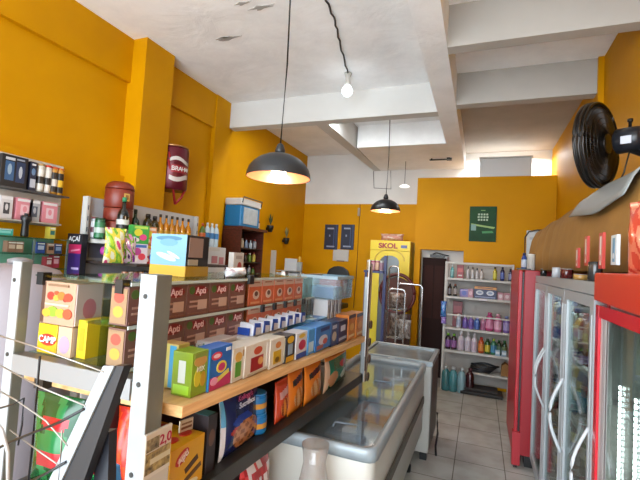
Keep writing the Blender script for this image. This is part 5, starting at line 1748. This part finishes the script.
# ---- far end of the gondola top
wt = []
carton('drink_powder_carton', 'narrow yellow carton squeezed between beige and brown cartons', 'box', (-1.165, .985, GZ[0]), 0, .04, .10, .12, '#d8b818', [('f', 'r', .5, .5, .5, .6, '#c09a10')])
FW = 'tall white cartons at the far end of the gondola'
for i in range(7):
    yb = 2.405 + i * .061
    lb = 'tall white carton with grey print, %s from near end of the far row' % ORD[i]
    xf = -1.08
    if i == 0:
        wt = carton('flour_carton', lb, 'box', (xf, yb, wz(yb - .05) + .002), R90, .056, .10, .245, '#ececee', [('f', 'r', .5, .75, .7, .2, '#b8bcc8'), ('f', 'r', .88, .5, .2, .9, '#3c3450'), ('t', 'r', .5, .5, .8, .8, '#c4d8e8'), ('f', 'r', .4, .4, .5, .2, '#e8e6e2')], FW)
    else:
        dup(wt, (xf, yb, wz(yb - .05) + .002), R90, lb)
for i in range(4):
    yb = 2.50 + i * .075
    dup(wt, (-.955, yb, wz(yb - .04) + .002), R90, 'white carton facing the aisle beneath the translucent crate, %s from near end' % ORD[i])
# translucent tray with blue packs on top
zt0 = wz(2.40) + .2485
t3 = thing('plastic_crate', 'pale translucent crate of blue packs at the far end of the gondola', 'crate', (-.965, 2.62, zt0))
crm = glass('#d4e6ee', .08, .08, .18)
g = G()
g.box(-.12, .12, -.17, .17, 0, .006, crm).box(-.12, -.116, -.17, .17, .006, .13, crm).box(.116, .12, -.17, .17, .006, .15, crm).box(-.116, .116, -.17, -.166, .006, .15, crm).box(-.116, .116, .166, .17, .006, .15, crm)
g.build('crate_shell', t3)
g = G().box(-.128, .128, -.178, -.166, .13, .15, mat('#9fb6c2', .35)).box(-.128, .128, .166, .178, .13, .15, mat('#9fb6c2', .35)).box(-.128, -.114, -.166, .166, .13, .15, mat('#9fb6c2', .35)).box(.114, .128, -.166, .166, .13, .15, mat('#9fb6c2', .35))
g.build('crate_rim', t3)
for i, (dy, c, l, lb) in enumerate(((-.10, '#3f8ac8', '#c8e0f0', 'blue pack, nearest inside the translucent crate'), (0, '#5aa2d8', '#e0ecf4', 'light blue pack, middle inside the translucent crate'), (.10, '#c83028', '#f0d8d0', 'red pack, farthest inside the translucent crate'))):
    carton('wipes_pack', lb, 'packet', (-.965, 2.62 + dy, zt0 + .0065), R90, .085, .18, .07 if i < 2 else .12, c, [('f', 'r', .5, .5, .7, .5, l), ('t', 'r', .5, .5, .7, .5, l)], 'packs inside the translucent crate')
bottle('lotion_bottle', 'tall white squeeze bottle standing behind the orange cartons', 'bottle', (-1.16, 2.42, GZ[1] + .13) if False else (-1.25, 2.50, wz(2.45) + .002), .075, .40, 'spray', '#dfe0e2', '#e8e8ea', '#d0d4d8')
for i, (yb, c, lb) in enumerate(((2.61, '#d8b8b4', 'pale pink printed carton beside the white squeeze bottle'), (2.73, '#c9c2c4', 'grey-pink printed carton right of the pale pink one'))):
    carton('tea_carton', lb, 'box', (-1.27, yb, wz(yb - .05) + .002), R90, .09, .07, .325, c, [('f', 'e', .5, .45, .5, .5, '#8a7a88'), ('f', 'r', .5, .85, .7, .12, '#b8888c')])
# black cloth over the crate area
# ---- hanging strip by the far post
t3 = thing('snack_strip', 'hanging beige strip with round brown coconut sweets at the far post', 'snack strip', (-.722, 2.79, 0))
z1 = at(372, 264, X=-.722).z
z0 = at(376, 385, X=-.722).z
G().box(-.0, .006, -.02, .055, z0 + .12, z1, mat('#cbb8a4', .5, noise=.15)).build('paper_strip', t3)
G().box(.004, .008, -.026, .0, z0 + .2, z1 - .02, mat('#5a3a2c', .6, noise=.4, scale=40)).build('brown_edge', t3)
for k in range(5):
    zz = z0 + .03 + k * .12
    dy = .05 if k % 2 == 0 else .035
    G().lathe([(.004, -.006), (.028, -.005), (.031, 0), (.028, .005), (.004, .006)], mat('#5c4434', .6, noise=.3, scale=50), M=Matrix.Translation((.016, dy, zz)) @ Matrix.Rotation(PI / 2, 4, 'Y'), seg=16).build('round_sweet', t3)
G().box(-.0, .006, -.035, -.027, z0 + .30, z1 + .03, white_m).build('white_backing', t3)

# ---- lower aisle-side goods (on the black shelf)
BX = -.80
pouch_group = 'snack bags on the black lower shelf'
# yellow multi-pack cartons
y0, y1 = gy(181, 450, BX - .02), gy(216, 440, BX - .02)
y0 = 1.09
y1 = 1.29
YB_ = 'yellow cake mix cartons on the black shelf'
for r_ in range(1):
    pass
bzz = bz_(1.0)
ya = 1.085
hy = .175
for i, (dx, lb) in enumerate(((0, 'front yellow carton with red oval logo on the black lower shelf'), (1, 'yellow carton directly behind the front one on the black lower shelf'))):
    t3 = carton('cake_mix_carton', lb, 'box', (-.905 - dx * .105, 1.105, bz_(1.08) + .004), R90, .165, .10, .155, '#dca40c',
                [('f', 'e', .33, .76, .42, .24, '#b81c1c', .5), ('f', 'e', .33, .76, .3, .12, '#e8b0a8', .5), ('f', 'r', .62, .5, .4, .12, '#4a2c08', .4), ('f', 'r', .68, .3, .5, .1, '#5a3808', .3), ('f', 'e', .6, .1, .5, .15, '#e8d8b8'),
                 ('l', 'r', .5, .42, .9, .8, '#b81c20'), ('l', 'r', .5, .5, .8, .06, '#e8c0b0', .5), ('l', 'e', .4, .72, .5, .15, '#3a3030'), ('l', 'e', .5, .1, .5, .14, '#a0a0b8'), ('t', 'e', .35, .5, .3, .4, '#b8281c'), ('t', 'e', .75, .5, .3, .4, '#b8281c')], YB_)
    text('Apti', t3, (-.028, -.0545, .118), .03, mat('#f4e0d8', .4), tilt=-.5)
carton('sweets_carton', 'dark narrow carton between yellow carton and tall navy bag', 'box', (-.92, 1.235, bz_(1.2) + .002), R90, .05, .12, .2, '#2a2024', [('f', 'e', .5, .6, .7, .3, '#6a4a3a'), ('t', 'r', .5, .5, .9, .9, '#4a8a98')])
t3 = carton('shelf_ticket', 'small white price ticket standing on the yellow cartons', 'price ticket', (-.915, 1.16, bz_(1.08) + .1605), R90 - .2, .055, .006, .04, '#d8ccb8', [('f', 'r', .5, .35, .8, .2, '#7a4a30'), ('f', 'r', .5, .7, .8, .15, '#8a6a50')], part='card')


def cer(u, v):
    if (u - .58) ** 2 / .13 + (v - .25) ** 2 / .055 < 1:
        return '#b87a4a' if math.sin(u * 31) * math.sin(v * 37) > -.2 else '#8a5028'
    if (u - .35) ** 2 / .03 + (v - .36) ** 2 / .006 < 1:
        return '#a83020'
    if u < .07:
        return '#58a8d8' if v > .5 else '#d8d8e0'
    if (u - .45) ** 2 / .06 + (v - .5) ** 2 / .01 < 1:
        return '#1c3a9a'
    return '#14205a'


def bagl(px0, px1, py, X=BX):
    return gy(px0, py, X), gy(px1, py, X)


def bag(name, label, px0, px1, py, h, d, paint, txt=(), lean=.06, X=BX, cat='bag', dz=0.):
    X = -.83
    for _ in range(5):
        y0_, y1_ = bagl(px0, px1, py, X)
        yc = (y0_ + y1_) / 2
        X = bxf(yc) - .028
    w = (y1_ - y0_)
    return pouch(name, label, cat, (X - d / 2 - .004, yc, bz_(yc - w / 2) + .002 + dz), R90, w, d, h, paint, pouch_group, lean, txt, 30, 42)


tt = bag('cereal_bag', 'tall navy blue cereal bag with biscuit picture on the black shelf', 224, 262, 470, .235, .05, cer, [("Kellogg's", .5, .87, .03, '#b83a68'), ('Sucrilhos', .54, .75, .032, '#e8e8f4')], .08)
# blue tins in two layers
tins = None
y_t = gy(264, 445, -.84)
for i, (dz, dy, lb) in enumerate(((0, .012, 'sky blue tin with yellow picture, lower of the stacked pair'), (.088, 0, 'sky blue tin with yellow picture, upper of the stacked pair'))):
    bottle('chocolate_tin', lb, 'tin', (-.895, y_t + dy, bz_(y_t - .05) + .002 + dz), .095, .087, 'can', '#1c7cc0', '#2a88c8', '#1c7cc0', 'sky blue tins on the black shelf', '#d89a3a')
    t3 = COL.objects[-1]


def chips(base, c2, c3, band=None, bv=(.68, .82)):
    def fn(u, v):
        if band and bv[0] < v - .15 * (u - .5) < bv[1] and .12 < u < .9:
            return band
        if (u - .5) ** 2 / .09 + (v - .35) ** 2 / .05 < 1:
            return c2 if math.sin(u * 23 + v * 11) > -.3 else c3
        return base
    return fn


bag('cheese_snack_bag', 'red-orange snack bag beside the sky blue tins', 279, 291, 440, .19, .05, chips('#c8401c', '#e08a30', '#8a2c18', '#d8a8a0', (.62, .78)), lean=.05)
bag('tortilla_chip_bag', 'orange snack bag with slanted black band, left of its twin', 292, 306, 425, .215, .05, chips('#e07814', '#d8a060', '#b86a20', '#26242c'), lean=.05)
bag('tortilla_chip_bag', 'orange snack bag with slanted black band, right of its twin', 308, 324, 415, .205, .05, chips('#e88018', '#dca868', '#c07428', '#26242c'), lean=.05)


def grn(u, v):
    if v > .86:
        return '#e0862a'
    if (u - .68) ** 2 / .03 + (v - .62) ** 2 / .012 < 1:
        return '#b02038'
    if (u - .72) ** 2 / .03 + (v - .3) ** 2 / .02 < 1:
        return '#d8e4dc'
    if (u - .25) ** 2 / .03 + (v - .3) ** 2 / .05 < 1:
        return '#c88a5a'
    if u < .1:
        return '#d0a888'
    return '#107050'


bag('snack_bag', 'dark green snack bag with orange top beside the far post', 328, 349, 400, .205, .06, grn, lean=.02)
# below the black shelf
for i, (px, py, lb) in enumerate(((287, 462, 'red and white candy bag under the black shelf, upper one'),)):
    p = at(px, py, X=-.79)
    pouch('candy_bag', lb, 'bag', (-.90, p.y - .1, .4215), R90, .26, .1, p.z - .4215 + .07, blotch(('#c02028', '#e8d8d8', '#a81820', '#d83a40'), 9), nx=14, nz=12)
def clb(u, v):
    return '#d0cac4' if math.sin(u * 9) > -.4 else '#bdb5ae'


t3 = thing('clear_sack', 'standing clear plastic sack under the black shelf before the freezer', 'sack', (-.655, 1.735, 0))
g = G().lathe([(.05, .0), (.07, .02), (.075, .4), (.07, .7), (.05, .80), (.062, .88)], glass('#e4e0dc', .10, .12, .16), seg=20)
g.build('sack_body', t3)
G().lathe([(.03, .01), (.055, .02), (.06, .38), (.02, .40)], mat('#cfc4b8', .6, noise=.3, scale=20), seg=16).build('sack_filling', t3)
# ------------------------------------------------------------------ wall-side goods of the gondola (low left corner)
LG = 'bags on the wall-side lower shelf of the gondola'


def pasta(u, v):
    if (u - .55) ** 2 / .09 + (v - .71) ** 2 / .006 < 1:
        return '#b8242c'
    if .22 < v < .42 and .2 < u < .85:
        return '#c02c34'
    if (u - .5) ** 2 / .1 + (v - .52) ** 2 / .01 < 1:
        return '#2a8044'
    return '#0c5228' if math.sin(u * 12 + v * 4) > -.5 else '#2a8044'


for i, (x_, y_, w, h, lb) in enumerate(((-1.36, 1.03, .22, .31, 'big green bag with red lettering bars seen through the wire rack'), (-1.19, 1.10, .16, .22, 'second green bag standing behind the big green one'))):
    pouch('pasta_bag', lb, 'bag', (x_, y_, .8615), .1, w, .07, h, pasta, LG, nx=18, nz=22)
carton('tea_carton', 'white and grey carton under the wooden shelf behind the wires', 'box', (-1.42, 1.25, .8615), 0, .12, .1, .33, '#b8b4b0', [('f', 'r', .5, .3, .8, .3, '#d0a0a0'), ('f', 'r', .5, .8, .8, .3, '#8a8e92')], LG)
carton('coffee_carton', 'orange and blue striped carton under the wooden shelf', 'box', (-1.22, 1.25, .8615), 0, .09, .08, .32, '#d8702c', [('f', 'r', .5, .5, .2, .95, '#e0e0e8', .2), ('f', 'r', .8, .5, .3, .95, '#283a7a', .2), ('f', 'r', .5, .1, .9, .15, '#b03038')], LG)
pouch('coffee_bag', 'bright red bag seen between the near posts', 'bag', (-1.02, 1.02, bz_(.98) + .003), .1, .10, .07, .26, blotch(('#d8341c', '#e0481c', '#c82c20', '#d83a22'), 3), nx=12, nz=14)
carton('blue_carton', 'cyan and navy small carton low between the near posts', 'box', (-1.04, .995, .9), 0, .05, .06, .13, '#2a9ad0', [('f', 'r', .5, .7, 1, .3, '#1c2c5a')], LG)

# wire rack with aluminium edge, nearest to the viewer
t = thing('wire_rack', 'slanted black wire rack with aluminium edge at the lower left corner', 'rack', (-.80, .60, 0))
ox, oy = -.80, .60
alu = mat('#a4aaae', .4, .2)


def q(px, py, Y=.6):
    p = at(px, py, Y=Y)
    return Vector((p.x - ox, p.y - oy, p.z))


def strip(px0, py0, px1, py1, w0, w1, Y, m_, th, nm):
    a, b = q(px0, py0, Y), q(px0 + w0, py0, Y)
    c, d = q(px1 + w1, py1, Y), q(px1, py1, Y)
    P = [d, c, b, a]
    B = [p + Vector((0, th, 0)) for p in P]
    g = G()
    g.hexa([P[0], P[1], B[1], B[0], P[3], P[2], B[2], B[3]], m_)
    return g.build(nm, t)


strip(103, 366, 30, 520, 11, 13, .60, alu, .004, 'aluminium_edge')
strip(114, 366, 43, 520, 10, 27, .604, mat('#15151a', .4), .02, 'black_side')
o = strip(95, 432, 93, 520, 14, 14, .63, mat('#1a1c24', .4), .02, 'black_brace')


def wire(ps, r, m_, nm, Y=.6):
    G().tube([q(a, b, Y) for a, b in ps], r, m_, 6).build(nm, t)


bw_ = mat('#101014', .35)
aw = mat('#9a948c', .3, .6)
wire([(-6, 334), (30, 345), (104, 372)], .0016, aw, 'thin_wire')
wire([(-6, 362), (40, 387), (86, 406)], .0016, aw, 'thin_wire', .6)
wire([(-6, 388), (16, 400), (46, 421), (68, 446)], .0016, aw, 'thin_wire', .6)
wire([(10, 430), (40, 452), (60, 466)], .0014, aw, 'thin_wire', .6)
wire([(40, 356), (36, 400), (33, 440), (28, 486)], .0026, bw_, 'thick_wire', .602)
wire([(-6, 450), (20, 438), (60, 422), (84, 409)], .003, bw_, 'thick_wire', .598)
wire([(18, 488), (45, 474), (66, 462)], .003, bw_, 'thick_wire', .598)
wire([(-6, 410), (14, 404), (24, 398), (22, 425), (18, 445)], .0022, bw_, 'thick_wire', .6)
wire([(62, 430), (61, 455), (58, 486)], .0016, aw, 'thin_wire', .6)
pp = at(4, 430, Y=.55)
wire([(-8, 418), (2, 430), (8, 452), (8, 486)], .004, mat('#b8b4b0', .3), 'curved_handle', .56)
# floor posts of the rack
for (px, Y) in ((110, .61), (-6, .61)):
    p = at(px, 480, Y=Y)
    G().box(-.22 - .0 + (0 if px > 0 else -.2), -.20 + (0 if px > 0 else -.2), .07, .09, 0, .95, bw_).build('rack_leg', t)

# white counter surface beyond the left post
t = thing('white_bin', 'pale grey rounded display bin beyond the left steel post', 'bin', (-2.0, 1.25, 0))
G().lathe([(.20, 0), (.24, .02), (.25, 1.35), (.22, 1.50), (.16, 1.575), (.08, 1.60)], mat('#9a9094', .5), seg=28).build('bin_shell', t)
G().lathe([(.05, 1.6), (.05, 1.62), (.02, 1.63)], mat('#8a888a', .4), seg=12).build('lid_knob', t)

# ------------------------------------------------------------------ light
w = bpy.data.worlds.new('daylight')
sc.world = w
w.use_nodes = True
nt = w.node_tree
bg = nt.nodes['Background']
bg.inputs['Color'].default_value = (.80, .90, 1, 1)
bg.inputs['Strength'].default_value = 4.6


def area(nm, loc, rot, sx_, sy_, e, c):
    ld = bpy.data.lights.new(nm, 'AREA')
    ld.shape = 'RECTANGLE'
    ld.size, ld.size_y = sx_, sy_
    ld.energy = e
    ld.color = c
    o = bpy.data.objects.new(nm, ld)
    COL.objects.link(o)
    o.location = loc
    o.rotation_euler = rot
    return o


# daylight through the open shop front behind the viewer
area('street_daylight', (-1.1, -5.5, 3.0), (PI / 2 - .12, 0, 0), 7.0, 5.0, 230, (.84, .93, 1))
# added fill lights without fixtures, to brighten the rear and behind the partition
area('rear_fill', (-1.9, 4.52, 3.45), (.15, 0, 0), 1.2, .1, 22, (.92, .97, 1))
area('store_room_fill', (.3, 6.73, 3.45), (0, 0, 0), 1.0, .1, 16, (.95, .98, 1))

sc.view_settings.view_transform = 'Standard'
sc.view_settings.look = 'None'
sc.view_settings.gamma = 1
sc.view_settings.use_curve_mapping = False
sc.view_settings.exposure = .62
